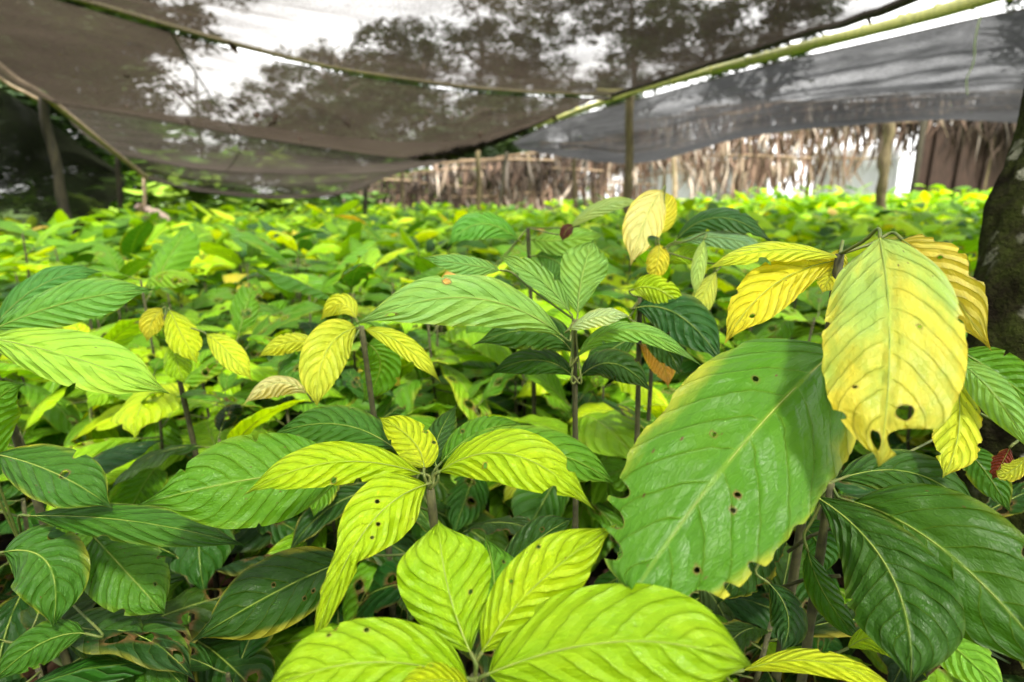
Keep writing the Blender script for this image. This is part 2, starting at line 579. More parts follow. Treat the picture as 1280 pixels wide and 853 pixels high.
def blade(geo, frame, hw, kind, nL, nW, rs, vn=None, quilt=0.0, cup=0.1, ragged=0.0, bites=(), holes=(), wave=0.03, rib=0.0, L=None):
    """frame(v) -> (centre, side, normal). u in -1..1 over nW strips, ragged / bites cut the rim, holes cut the blade"""
    seed = rs.uniform(0, 100)
    vn = vn or rs.uniform(.66, 1.05)
    base = len(geo.V)
    L = L or hw * 4

    def edge(v, s):
        e = 1.0
        if ragged:
            q = noise.noise((v * 9 + seed, s * 3.7, 0.3)) + 0.5 * noise.noise((v * 23 + seed, s * 5.1, 4.0))
            e -= ragged * max(0, q + 0.25)
        for bv, bs, bw, bd in bites:
            if bs == s:
                k = abs(v - bv) / bw
                if k < 1:
                    e -= bd * math.sqrt(1 - k * k)
        return max(0.05, e)

    grid = {}
    UVt = []
    for i in range(nL + 1):
        v0 = i / nL
        for j in range(-nW, nW + 1):
            u0 = j / nW
            s = 1 if j > 0 else -1
            e_ = edge(v0, s) if j else 1
            u = u0 * e_
            if abs(j) == nW and e_ < .95: geo.burn[base + len(UVt)] = min(1, (1 - e_) * 6)
            UVt.append([u, v0])
    # cut holes: (v, u, radius in leaf lengths)
    ww = max(hw, 1e-6)
    dead = set()

    def md(u, v, h):
        return math.hypot((v - h[0]) * L, (u - h[1]) * ww) / (h[2] * L)
    cell = max(1.0 / nL, ww / nW / L)
    holes = [(h[0], h[1], max(h[2], cell * 1.15)) for h in holes]
    quads, gone = [], []
    for i in range(nL):
        for j in range(2 * nW):
            a = i * (2 * nW + 1) + j
            q = (a, a + 1, a + 2 * nW + 2, a + 2 * nW + 1)
            cu = sum(UVt[k][0] for k in q) / 4
            cv = sum(UVt[k][1] for k in q) / 4
            hit = None
            for hi_, h in enumerate(holes):
                if md(cu, cv, h) < 1:
                    hit = hi_
            if hit is None:
                quads.append(q)
            else:
                gone.append((q, hit))
    if gone:
        keep = set(k for q in quads for k in q)
        for q, hi_ in gone:
            h = holes[hi_]
            for k in q:
                if k in keep:
                    d = md(UVt[k][0], UVt[k][1], h)
                    if d > 1e-3:
                        g = 1 + 0.22 * noise.noise((UVt[k][0] * 9, UVt[k][1] * 30, seed))
                        UVt[k][0] = h[1] + (UVt[k][0] - h[1]) / d * g
                        UVt[k][1] = h[0] + (UVt[k][1] - h[0]) / d * g
                        keep.discard(k)
                        geo.burn[base + k] = 1.0
    cache = {}
    for k, (u, v) in enumerate(UVt):
        vv = min(max(v, 0), 1)
        kk = round(vv, 5)
        if kk not in cache:
            cache[kk] = (frame(vv), prof(kind, vv) * hw)
        (c, b, n), w_ = cache[kk]
        a = abs(u)
        z = -cup * w_ * a * a + cup * 0.45 * w_ * math.exp(-(a / 0.12) ** 2) * -0.4
        z += quilt * 0.75 * vein_h(vv, u, vn) * min(1, w_ / hw * 1.5) * (.65 + .9 * noise.noise((vv * 5 + seed, u * 2.5, 3.0)))
        z += wave * w_ * a * noise.noise((vv * 6 + seed, u * 1.2, 1.0)) * 2
        if quilt:
            z += hw * 0.05 * noise.noise((vv * 7 + seed, u * 3, 9.0))
        geo.V.append(c + b * (u * w_) + n * z)
        geo.UV.append(((u + 1) / 2, vv * vn))
    for q in quads:
        geo.F.append(tuple(base + k for k in q))
        geo.MI.append(0)
    if rib:
        pts = []
        for i in range(0, nL + 1, 2):
            c, b, n = frame(i / nL)
            pts.append(c - n * (cup * 0.15 * prof(kind, i / nL) * hw))
        geo.tube(pts, lambda q: rib * (1.05 - q), 5, 1, cap=False)


def local_frame(L, th0, kap, roll, x0=0.0, z0=0.0, sway=0.0):
    n = 24
    P = [Vector((x0, 0, z0))]
    for i in range(n):
        th = th0 - kap * (i + 0.5) / n
        P.append(P[-1] + Vector((math.cos(th), sway * (i / n), math.sin(th))) * (L / n))

    def fr(v):
        x = v * n
        i = min(int(x), n - 1)
        c = P[i].lerp(P[i + 1], x - i)
        th = th0 - kap * v
        T = Vector((math.cos(th), 0, math.sin(th)))
        N = Vector((-math.sin(th), 0, math.cos(th)))
        B = Vector((0, 1, 0))
        a = roll * v
        return c, B * math.cos(a) + N * math.sin(a), N * math.cos(a) - B * math.sin(a)
    return fr


def make_generic_leaf(seed, lod):
    rs = random.Random(seed)
    L = 1.0
    kap = R(rs.choice([25, 45, 60, 75, 95]))
    hw = L * rs.uniform(0.165, 0.225)
    kind = rs.choice(['long', 'long', 'obov', 'wide'])
    g = Geo()
    pet = 0.14
    fr = local_frame(L, R(14), kap, R(rs.uniform(-25, 25)), pet, 0.0, rs.uniform(-.15, .15))
    if lod == 0:
        nL, nW = 30, 7
        holes = []
        bites = []
        for _ in range(rs.choice([0, 0, 1, 3, 5])):
            holes.append((rs.uniform(.2, .85), rs.uniform(-.7, .7), rs.uniform(.014, .04)))
        if rs.random() < 0.6:
            for _ in range(rs.randint(1, 3)):
                bites.append((rs.uniform(.3, .95), rs.choice([-1, 1]), rs.uniform(.015, .05), rs.uniform(.1, .5)))
        blade(g, fr, hw, kind, nL, nW, rs, quilt=0.020, cup=rs.uniform(-.2, .6), ragged=rs.choice([0, .03, .12, .25]), bites=bites, holes=holes, rib=0.005, L=L, wave=.14)
        g.tube([(0, 0, -.02), (pet * .5, 0, -.015), (pet + .02, 0, 0)], 0.008, 5, 2)
    elif lod == 1:
        blade(g, fr, hw, kind, 12, 3, rs, quilt=0.012, cup=rs.uniform(-.2, .6), ragged=rs.choice([0, .05, .15]), L=L, wave=.06)
        g.tube([(0, 0, -.02), (pet + .02, 0, 0)], 0.007, 3, 2, cap=False)
    return g.mesh('leaf', [M_LEAF, M_RIB, M_PETIOLE])


LEAF_HI = [make_generic_leaf(100 + i, 0) for i in range(22)]
LEAF_MD = [make_generic_leaf(200 + i, 1) for i in range(14)]

# palette (linear base colours)
DARK = [(.018, .075, .006), (.026, .095, .006), (.016, .070, .010), (.034, .110, .006)]
MID = [(.070, .19, .005), (.10, .24, .005), (.055, .16, .006), (.14, .29, .006)]
LIME = [(.22, .42, .004), (.28, .47, .004), (.18, .38, .005), (.33, .48, .006)]
YEL = [(.36, .38, .02), (.33, .38, .02), (.40, .38, .03), (.30, .38, .02)]
BROWN = [(.30, .24, .05), (.26, .18, .05)]


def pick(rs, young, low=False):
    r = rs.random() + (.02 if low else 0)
    if low and rs.random() < .75: return tuple(q * rs.uniform(.45, .75) for q in rs.choice(DARK))  # nearest plants: foreground shade darkened into the leaf colour
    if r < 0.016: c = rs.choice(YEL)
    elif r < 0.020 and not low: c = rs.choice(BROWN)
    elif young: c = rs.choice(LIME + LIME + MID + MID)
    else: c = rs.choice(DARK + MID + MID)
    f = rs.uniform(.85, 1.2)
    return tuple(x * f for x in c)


def plant_leaves(rs, x, y, z0, h):
    low = y < 1.25
    "list of (pos, yaw, pitch, roll, length, colour) for one seedling"
    out = []
    lean = Vector((rs.uniform(-.10, .10), rs.uniform(-.10, .10), 0))
    n = rs.randint(11, 15)
    a0 = rs.uniform(0, 2 * PI)
    young = rs.random() < 0.62
    for k in range(n):
        f = 1 - (k / n) ** 1.1 * 0.62
        p = Vector((x, y, z0)) + lean * f * f * h + Vector((0, 0, h * f))
        yaw = a0 + k * 2.399 + rs.uniform(-.25, .25)
        pitch = R(rs.uniform(8, 42)) if k < 3 else R(rs.uniform(-32, 16))
        L = (rs.uniform(.22, .36) if y > 1.4 else rs.uniform(.19, .31)) * (0.72 if k < 2 else 1)
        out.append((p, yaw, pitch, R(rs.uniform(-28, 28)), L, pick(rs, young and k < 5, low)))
    return out, lean, young


# ------------------------------------------------------------------ ground
def build_ground():
    xs = np.concatenate([[-400, -60, -25, -14], np.arange(-10, 12.1, 0.5), [16, 25, 60, 400]])
    ys = np.concatenate([[-400, -50, -12, -6], np.arange(-3, 14.1, 0.5), [18, 26, 45, 90, 400]])
    V, F, = [], []
    for yy in ys:
        for xx in xs:
            V.append((xx, yy, gz(xx, yy) + 0.012 * noise.noise((xx * 2, yy * 2, 0))))
    nx = len(xs)
    for j in range(len(ys) - 1):
        for i in range(nx - 1):
            a = j * nx + i
            F.append((a, a + 1, a + nx + 1, a + nx))
    me = np_mesh('ground', V, F, [M_SOIL, M_GRASS])
    mi = []
    for f in F:
        cx = sum(V[k][0] for k in f) / 4
        cy = sum(V[k][1] for k in f) / 4
        mi.append(0 if (-5.6 < cx < 9 and -3 < cy < 12.5) else 1)
    me.polygons.foreach_set('material_index', np.array(mi, dtype=np.int32))
    tag(link('ground', me), kind='structure')


build_ground()


# ------------------------------------------------------------------ poles, posts, nets
def pole(name, pts, r, mat, label, cat='pole', nodes=0.35, group=None, r2=None, jit=.06):
    rs = random.Random(hash(label) & 0xffff if False else len(label) * 31 + int(pts[0][0] * 100))
    pts = [Vector(p) for p in pts]
    L = sum((pts[i + 1] - pts[i]).length for i in range(len(pts) - 1))
    n = max(8, int(L / 0.09))
    r2 = r if r2 is None else r2
    P = []
    radii = []
    o = pts[0].copy()
    for i in range(n + 1):
        t = i / n
        p = catmull(pts, t) + Vector((noise.noise((t * 5, r * 90, 1)), noise.noise((t * 5, r * 90, 5)), noise.noise((t * 5, r * 90, 9)))) * r * 0.7
        P.append(p - o)
    g = Geo()
    rad = lambda q: (r + (r2 - r) * q) * (1.0 + jit * noise.noise((q * L * 6, r * 50, 3)))
    g.tube(P, rad, 9, 0)
    if nodes:
        s = nodes * 0.5
        while s < L:
            t = s / L
            p = catmull([q - o for q in pts], t)
            q = catmull([q - o for q in pts], min(1, t + 0.004))
            d = (q - p).normalized() if (q - p).length > 1e-6 else Vector((0, 0, 1))
            g.tube([p - d * .012, p - d * .004, p + d * .004, p + d * .012], lambda f: (r + (r2 - r) * t) * (1.18 if .2 < f < .8 else 1.0), 9, 0)
            s += nodes * rs.uniform(.8, 1.15)
    ob = link(name, g.mesh(name, mat))
    ob.location = o
    return tag(ob, label, cat, group)


def surf(rows, nu, nv, wrinkle=0.0, seed=0, opp=None):
    "rows of control points (equal u parametrisation) -> grid of points; fine folds"
    R_ = []
    for row in rows:
        R_.append([catmull(row, i / nu) for i in range(nu + 1)])
    V = []
    for j in range(nv + 1):
        for i in range(nu + 1):
            p = catmull([r[i] for r in R_], j / nv)
            if wrinkle:
                u, v = i / nu, j / nv
                k = noise.noise((u * 4 + seed, v * 22, seed)) + 0.6 * noise.noise((u * 15 + v * 9, v * 30 + seed, 2.0)) + 0.8 * noise.noise((u * 5, v * 4, seed + 3))
                p = p + Vector((0, 0.3, 1)) * wrinkle * k * min(1, 6 * v, 6 * (1 - v) + .3)
            V.append(p)
    return V


def net(name, rows, mat, label, nu=90, nv=40, wrinkle=0.01, seed=0, scale=(1, 1), hems=(), seams=()):
    V = surf(rows, nu, nv, wrinkle, seed)
    o = Vector(rows[0][0])
    F = []
    for j in range(nv):
        for i in range(nu):
            a = j * (nu + 1) + i
            F.append((a, a + 1, a + nu + 2, a + nu + 1))
    uv = [(i / nu * scale[0], j / nv * scale[1]) for j in range(nv + 1) for i in range(nu + 1)]
    root = empty(name, o)
    tag(root, label, 'shade net')
    root['group'] = 'shade nets over the seedlings'
    sh = link('net_cloth', np_mesh('net_cloth', [tuple(v - o) for v in V], F, mat, uv=uv), root)
    at = lambda u, v: V[min(nv, int(v * nv + .5)) * (nu + 1) + min(nu, int(u * nu + .5))]
    for h in hems:
        if h[0] == 'v':     # along u at fixed v
            pts = [at(i / 40, h[1]) - o for i in range(int(40 * h[3][0]), int(40 * h[3][1]) + 1)]
        else:
            pts = [at(h[1], i / 40) - o for i in range(int(40 * h[3][0]), int(40 * h[3][1]) + 1)]
        g = Geo()
        g.tube(pts, h[2], 6)
        link('hem' if h[2] > 0.006 else 'seam', g.mesh('hem', M_HEM), root)
    return root, at


A_row = [aty(-230, -95, 2.7), aty(100, 0, 3.3), aty(300, 57, 4.0), aty(450, 90, 4.6), aty(600, 111, 5.2), aty(765, 119, 5.75)]
# net 1: overhead, from behind the camera to the first cross pole
r00 = [Vector((x_, -7.0, 2.3)) for x_ in (-7.0, -4.2, -1.6, 1.0, 3.8, 6.6)]  # unseen rear row, spread wide to cut the ambient light
r0 = [Vector((-4.8, -1.2, 2.2)), Vector((-3.1, -1.2, 2.1)), Vector((-1.3, -1.2, 2.08)), Vector((.5, -1.2, 2.1)), Vector((2.0, -1.2, 2.2)), Vector((3.7, -1.2, 2.35))]
r1 = [Vector((-4.0, .9, 2.12)), Vector((-2.8, 1.1, 2.02)), Vector((-1.3, 1.3, 2.0)), Vector((.2, 1.5, 2.0)), Vector((1.5, 1.4, 2.08)), Vector((2.75, 1.2, 2.3))]
r2 = [Vector((-3.5, 2.0, 2.08)), aty(150, -60, 2.5), aty(360, -20, 2.9), aty(560, 5, 3.4), aty(860, -10, 3.3), aty(1150, -8, 2.9)]
r2b = [aty(-230, -95, 2.6) + Vector((0, 0, .0)), aty(130, -18, 2.95), aty(330, 25, 3.5), aty(520, 62, 4.1), aty(740, 80, 4.5), aty(985, 48, 4.0)]
net1, at1 = net('shade_net', [r00, r0, r1, r2, r2b, [p + Vector((0, 0, -.005)) for p in A_row]], M_NET_BROWN,
                'brown shade net sagging overhead in front of the first cross pole', seed=1, wrinkle=.012, scale=(2.2, 2.0), nv=60,
                hems=[('u', 1.0, .022, (0.35, 1.0)), ('v', 1.0, .010, (0, 1))])
# net 2
A2 = [p + Vector((0, 0.01, -.03)) for p in A_row]
m2 = [aty(-70, 55, 3.9), aty(150, 75, 4.3), aty(335, 120, 4.9), aty(480, 150, 5.5), aty(610, 150, 5.8), aty(752, 124, 5.95)]
l2 = [aty(60, 128, 5.2), aty(215, 154, 5.8), aty(380, 181, 6.4), aty(520, 198, 6.9), aty(625, 174, 6.9), aty(740, 124, 6.2)]
b2 = [aty(72, 130, 5.6), aty(230, 145, 6.6), aty(400, 168, 7.4), aty(530, 178, 7.9), aty(610, 168, 7.8), aty(715, 135, 7.0)]
net2, at2 = net('shade_net', [A2, m2, l2, b2], M_NET_BROWN, 'brown shade net strip with bright sky showing through, behind the first cross pole', seed=2,
                wrinkle=.012, scale=(2.2, 1.6), hems=[('v', .66, .012, (0.0, 1.0)), ('u', 1.0, .016, (0, 1.0)), ('u', .30, .006, (0.0, .66))])
m3 = [aty(100, 165, 6.1), aty(240, 182, 7.0), aty(390, 200, 7.6), aty(500, 206, 8.0), aty(560, 196, 8.2), aty(640, 170, 8.0)]
l3 = [aty(135, 190, 6.7), aty(240, 211, 7.6), aty(350, 218, 8.2), aty(450, 216, 8.6), aty(530, 208, 8.8), aty(590, 188, 8.8)]
b3 = [aty(140, 192, 7.0), aty(245, 203, 8.2), aty(350, 210, 9.0), aty(450, 207, 9.4), aty(520, 199, 9.6), aty(570, 188, 9.6)]
net3, at3 = net('shade_net', [b2, m3, l3, b3], M_NET_REAR, 'dull brown shade net strip, third from the front, hanging low at the left', seed=3,
                wrinkle=.012, scale=(2.2, 1.2), hems=[('v', .66, .012, (0.0, 1.0)), ('u', 1.0, .016, (0, 1.0)), ('u', .28, .006, (0.0, .66))])
m4 = [aty(160, 208, 7.2), aty(250, 226, 8.6), aty(345, 232, 9.6), aty(430, 229, 10.0), aty(500, 213, 10.2), aty(545, 200, 10.2)]
l4 = [aty(184, 224, 7.7), aty(255, 241, 8.8), aty(345, 249, 9.8), aty(425, 243, 10.3), aty(482, 222, 10.6), aty(520, 207, 10.6)]
b4 = [aty(188, 222, 8.0), aty(262, 236, 9.5), aty(345, 243, 10.4), aty(420, 238, 10.9), aty(476, 219, 11.1), aty(512, 205, 11.1)]
net4, at4 = net('shade_net', [b3, m4, l4, b4], M_NET_REAR, 'rearmost grey brown shade net with its hem bellying down to the plants', seed=4,
                wrinkle=.010, scale=(2.0, 1.0), hems=[('v', .66, .014, (0.0, 1.0)), ('v', .33, .012, (0, 1))])
# grey net on the right
rt = [aty(640, 178, 9.2), aty(700, 152, 7.9), aty(800, 124, 6.1), aty(950, 84, 4.7), aty(1110, 48, 3.9), aty(1280, 12, 3.3), aty(1620, -40, 2.7)]
rm1 = [aty(644, 181, 9.3), aty(715, 168, 8.3), aty(800, 160, 6.7), aty(960, 128, 5.3), aty(1125, 100, 4.5), aty(1280, 80, 4.0), aty(1620, 55, 3.6)]
rm2 = [aty(647, 183, 9.4), aty(722, 184, 8.3), aty(795, 187, 7.0), aty(950, 150, 5.8), aty(1130, 132, 5.0), aty(1280, 122, 4.6), aty(1500, 112, 4.5)]
rl = [aty(650, 185, 9.6), aty(728, 198, 8.6), aty(800, 204, 7.5), aty(940, 168, 6.3), aty(1130, 152, 5.4), aty(1280, 150, 5.1), aty(1500, 145, 5.0)]
rb = [aty(660, 184, 10.2), aty(740, 190, 9.2), aty(820, 190, 8.3), aty(960, 160, 6.8), aty(1140, 145, 5.9), aty(1290, 142, 5.6), aty(1500, 137, 5.5)]
netr, atr = net('shade_net', [rt, rm1, rm2, rl, rb], M_NET_GREY, 'grey shade net billowing under the bamboo pole at the right', seed=5, nu=110, nv=70,
                wrinkle=.036, scale=(2.6, 2.2), hems=[('v', .50, .004, (0.02, .5)), ('v', 0.0, .004, (0, 1))])
netr['group'] = 'shade nets over the seedlings'

# side net at the left, hanging from the long pole in two lapped pieces
pc = [aty(-180, -45, 3.9), aty(0, 88, 4.75), aty(52, 124, 5.1), aty(150, 199, 6.6), aty(182, 224, 7.6)]


def side(top, bot, off, nu=60, nv=24):
    rows = []
    for k in range(4):
        f = k / 3
        rows.append([a.lerp(b, f) + Vector((off + 0.10 * math.sin(f * PI) * (-1) ** i, 0, 0)) for i, (a, b) in enumerate(zip(top, bot))])
    return rows


sb = [Vector((p.x - .25, p.y + .1, 0.15)) for p in pc]
sb[-1] = aty(128, 285, 7.6)
nets, _ = net('side_net', side(pc, sb, -.24), M_NET_DARK, 'dark net wall hanging to the ground along the left edge', nu=60, nv=30, wrinkle=.03, seed=7, scale=(1.5, 1))
sb2 = [aty(-200, 260, 3.6), aty(-30, 240, 4.6), aty(40, 232, 5.0), aty(118, 205, 6.2), aty(176, 222, 7.4)]
nets2, _ = net('side_net', side([p + Vector((.03, 0, -.02)) for p in pc], sb2, -.20), M_NET_DARK, 'dark upper net flap folded over the net wall at the left', nu=60, nv=20,
               wrinkle=.02, seed=8, scale=(1.5, 1))

# poles
pole('cross_pole', A_row, .015, M_BAMBOO_DULL, 'greenish bamboo cross pole running left to right over the seedlings', nodes=.33)
pole('bamboo_pole', [aty(1400, -45, 2.6), aty(1225, 0, 3.05), aty(1000, 60, 4.0), aty(785, 117, 5.8), aty(690, 150, 7.6), aty(585, 188, 9.4)], .033, M_BAMBOO,
     'thick yellow green bamboo pole slanting from the upper right to the middle post', nodes=.30, r2=.03)
pole('bamboo_pole', [aty(1290, -25, 3.0), aty(1100, 30, 3.7), aty(930, 75, 4.5), aty(790, 112, 5.9), aty(745, 113, 6.0)], .018, M_BAMBOO,
     'thinner second bamboo laid against the thick slanting bamboo pole', nodes=.3)
pole('long_pole', [p + Vector((0.02, 0, .02)) for p in pc], .026, M_PALE_POLE, 'pale wooden pole carrying the net edge down the left side', nodes=0)
pole('long_pole', [aty(-180, -32, 4.0), aty(0, 98, 4.85), aty(50, 126, 5.15)], .016, M_PALE_POLE, 'short thin second pole just under the pale left pole', nodes=0)


def post(px_t, py_t, Yt, px_b, Yb, r, mat, label, zb=0.0, group='net support posts'):
    top = aty(px_t, py_t, Yt)
    bx = (px_b - 640) / FPX * Yb * 1.02
    bot = Vector((bx, Yb, gz(bx, Yb) - .05))
    mid = top.lerp(bot, .5) + Vector((noise.noise((px_t, 0, 0)) * .05, 0, 0))
    return pole('net_post', [bot, mid, top], r * 1.1, mat, label, cat='post', nodes=0, group=group, r2=r, jit=.35)


post(52, 120, 5.15, 108, 5.3, .038, M_WOOD_DARK, 'dark rough post under the left pole, nearest the camera')
post(148, 196, 6.6, 162, 6.7, .03, M_WOOD_DARK, 'thin dark post further along the left pole')
post(181, 222, 7.6, 190, 7.7, .025, M_PALE_POLE, 'short pale post at the low end of the left pole')
post(787, 112, 5.85, 783, 5.9, .04, M_WOOD, 'mottled brown post in the middle where the bamboo poles meet')
post(597, 186, 9.3, 603, 9.3, .04, M_WOOD, 'greenish post before the thatch fence, left of the middle post')
post(718, 196, 9.0, 719, 9.0, .028, M_WOOD, 'slim greenish post just left of the middle post')
post(1112, 148, 7.0, 1086, 7.1, .055, M_WOOD, 'thick leaning post under the right grey net')
post(457, 232, 10.6, 460, 10.6, .035, M_WOOD_DARK, 'short dark post at the right end of the low net')
post(503, 214, 10.8, 507, 10.8, .03, M_WOOD, 'thin brown post right of the low net end')
post(634, 190, 10.8, 615, 10.8, .03, M_WOOD_DARK, 'dark thin stake beside the greenish post')
post(842, 185, 9.6, 840, 9.7, .04, M_PALE_POLE, 'pale post right of the middle post under the grey net edge')

# ties between the hem of the overhead net and the bamboo pole
g = Geo()
for k, (px, py, Y) in enumerate([(985, 58, 4.1), (894, 86, 4.75), (815, 108, 5.5), (1085, 28, 3.6)]):
    a, b = aty(px, py - 6, Y), aty(px + 3, py + 10, Y + .02)
    g2 = Geo()
    g2.tube([Vector((0, 0, 0)), (b - a) * .5 + Vector((.006, 0, 0)), b - a], .010, 6)
    o = link('net_tie', g2.mesh('net_tie', M_HEM))
    o.location = a
    tag(o, ['black knot tying the overhead net to the bamboo pole, second from the right edge', 'black knot between overhead net and bamboo pole, midway down',
            'black knot nearest the middle post on the bamboo pole', 'black knot highest up the bamboo pole'][k], 'tie', 'knots along the bamboo pole')
g = Geo()
sp = [aty(1221, 18, 3.4), aty(1214, 50, 3.6), aty(1212, 80, 3.9), aty(1204, 100, 4.1), aty(1205, 119, 4.2)]
g.tube([catmull(sp, i / 20) - sp[0] + Vector((0, -.03, 0)) for i in range(21)], .004, 5)
o = link('string', g.mesh('string', M_STRING))
o.location = sp[0]
tag(o, 'loose white string hanging against the right grey net', 'string')

# dead leaves lying on the nets
DEAD = []
for s in range(5):
    rs = random.Random(900 + s)
    g = Geo()
    blade(g, local_frame(1, R(20), R(rs.uniform(60, 160)), R(rs.uniform(-80, 80))), .25, 'long', 8, 2, rs, cup=.6, ragged=.3, L=1, wave=.3)
    DEAD.append(g.mesh('dead_leaf', M_DEADLEAF))


def drop(p, s, label, cat='dead leaf', group='dead leaves caught on the nets', rs=random, name='dead_leaf'):
    o = link(name, rs.choice(DEAD))
    o.location = p
    o.rotation_euler = (rs.uniform(-.5, .5), rs.uniform(-.5, .5), rs.uniform(0, 6.28))
    o.scale = (s, s, s)
    return tag(o, label, cat, group)


rs = random.Random(5)
for k in range(18):
    n_, atf = rs.choice([('overhead net', at1), ('net behind the cross pole', at2), ('net behind the cross pole', at2)])
    uu, vv = rs.uniform(.15, .95), (rs.uniform(.70, .97) if atf is at1 else rs.uniform(.35, .64))
    p = atf(uu, vv) + Vector((0, 0, -.014))
    sz = rs.uniform(.04, .13)
    wh = 'left third' if uu < .4 else 'middle' if uu < .7 else 'right third'
    wh = ('upper ' if vv < (.84 if atf is at1 else .5) else 'lower ') + wh
    drop(p, sz, ('tiny' if sz < .065 else 'small' if sz < .09 else 'larger' if sz < .11 else 'biggest') + ' dark dead leaf on the ' + wh + ' of the ' + n_, rs=rs)

# heap of leaf litter in the fold of net 2
V, F = [], []
for k in range(1100):
    u = rs.uniform(.60, .86)
    w_ = 1 - abs((u - .70) / .16)
    v = .648 + rs.uniform(-.075, .03) * max(.25, w_)
    p = at2(u, v) + Vector((rs.uniform(-.05, .05), rs.uniform(-.03, .03), rs.uniform(-.055, .02) * max(.3, w_)))
    q = Matrix.Rotation(rs.uniform(0, 6.3), 3, 'Z') @ Matrix.Rotation(rs.uniform(-1, 1), 3, 'X')
    s = rs.uniform(.03, .07)
    b = len(V)
    for c in ((-1, 0, 0), (0, -.4, .15), (1, 0, 0), (0, .4, .15)):
        V.append(tuple(p + q @ (Vector(c) * s)))
    F.append((b, b + 1, b + 2))
    F.append((b, b + 2, b + 3))
o0 = Vector(V[0])
M_WETLEAF = simple('wet_leaf_litter', (0.006, 0.004, 0.003), (0.02, 0.012, 0.008), 20, 0.9)
me = np_mesh('leaf_litter', [tuple(Vector(v) - o0) for v in V], F, M_WETLEAF, smooth=False)
o = link('leaf_litter', me)
o.location = o0
tag(o, 'black heap of leaf litter caught in the net fold', 'leaf litter', kind='stuff')


# ------------------------------------------------------------------ thatch fence of hanging dry palm fronds
def frond_mesh(seed, dim=1.0):
    rs = random.Random(seed)
    V, F, T = [], [], []
    Lr = 1.9
    n = 64
    for k in range(n):
        x = (k / n - .5) * Lr + rs.uniform(-.03, .03)
        ln = rs.uniform(.28, 1.0) * (1 - .35 * abs(k / n - .5) * 2)
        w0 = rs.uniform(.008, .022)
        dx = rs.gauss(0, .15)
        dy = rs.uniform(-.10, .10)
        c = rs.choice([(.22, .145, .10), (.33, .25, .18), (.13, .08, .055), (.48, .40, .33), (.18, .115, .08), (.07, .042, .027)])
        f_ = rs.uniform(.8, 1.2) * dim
        c = [q * f_ for q in c]
        tw = rs.uniform(-1.2, 1.2)
        b = len(V)
        m = 6
        for i in range(m + 1):
            t = i / m
            cx = x + dx * t * t + .02 * math.sin(t * 6 + k)
            cy = dy * math.sin(t * 2.2) + (-.05 if k % 2 else .05) * t
            cz = -ln * t + .02
            ww = w0 * (1 - t ** 3) * (.6 + .8 * math.sin(min(1, t * 2) * PI / 2))
            a = tw * t
            V += [(cx - ww * math.cos(a), cy - ww * math.sin(a), cz), (cx, cy + ww * .5, cz), (cx + ww * math.cos(a), cy + ww * math.sin(a), cz)]
            T += [c] * 3
        for i in range(m):
            for j in range(2):
                q = b + i * 3 + j
                F.append((q, q + 1, q + 4, q + 3))
    g = Geo()
    g.tube([(-Lr / 2, 0, 0.02), (0, 0, 0.035), (Lr / 2, 0, .0)], .018, 5)
    b = len(V)
    V += [tuple(v) for v in g.V]
    T += [(.35, .25, .16)] * len(g.V)
    F += [tuple(b + k for k in f) for f in g.F]
    return np_mesh('frond', V, F, M_THATCH, tint=np.array(T))


FR = [frond_mesh(s) for s in range(6)]
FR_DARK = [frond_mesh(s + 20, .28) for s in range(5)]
rs = random.Random(77)
FENCE_H = [1.30, 1.62, 1.95, 2.3, 2.3, 2.25]
fence_pts = [(-3.1, 13.2), (-1.0, 12.6), (1.6, 11.9), (4.2, 11.1), (6.4, 10.2), (9.2, 9.4)]


def fence(i0, i1, label, tiers, skip=(), lib=None):
    pts = fence_pts[i0:i1 + 1]
    hs_ = FENCE_H[i0:i1 + 1]
    root = empty('palm_fence', (pts[0][0], pts[0][1], gz(*pts[0])))
    tag(root, label, 'fence', 'dry palm frond fences round the nursery')
    for a, b, ha, hb in zip(pts[:-1], pts[1:], hs_[:-1], hs_[1:]):
        A, B = Vector((a[0], a[1], 0)), Vector((b[0], b[1], 0))
        L = (B - A).length
        yaw = math.atan2(b[1] - a[1], b[0] - a[0])
        for z in tiers:
            g = Geo()
            g.tube([A + Vector((0, .1, z * ha + gz(*a))) - root.location, B + Vector((0, .1, z * hb + gz(*b))) - root.location], .022, 6)
            link('rail', g.mesh('rail', M_PALE_POLE), root)
            x = 0.2
            while x < L:
                p = A.lerp(B, x / L)
                zt_ = z * (ha + (hb - ha) * x / L)
                zz = zt_ + gz(p.x, p.y)
                if not any(s0 < p.x < s1 and zt_ < zt for s0, s1, zt in skip):
                    f = link('frond', rs.choice(lib or FR), root)
                    f.location = Vector((p.x + rs.uniform(-.1, .1), p.y + rs.uniform(-.08, .08), zz + rs.uniform(-.05, .05))) - root.location
                    f.rotation_euler = (rs.uniform(-.08, .08), rs.uniform(-.07, .07), yaw + rs.choice([0, PI]) + rs.uniform(-.05, .05))
                    s = rs.uniform(.9, 1.15)
                    f.scale = (s, s, s * rs.uniform(.8, 1.1))
                x += rs.uniform(.55, .95)
        for q in range(2):
            p = A.lerp(B, q * .5 + .02)
            g = Geo()
            b0 = Vector((p.x, p.y + .06, gz(p.x, p.y) - .05)) - root.location
            g.tube([b0, b0 + Vector((.02, 0, 1.2)), b0 + Vector((0, 0, ha + (hb - ha) * q * .5 + .08))], .04, 7)
            link('post', g.mesh('post', M_WOOD), root)
    return root


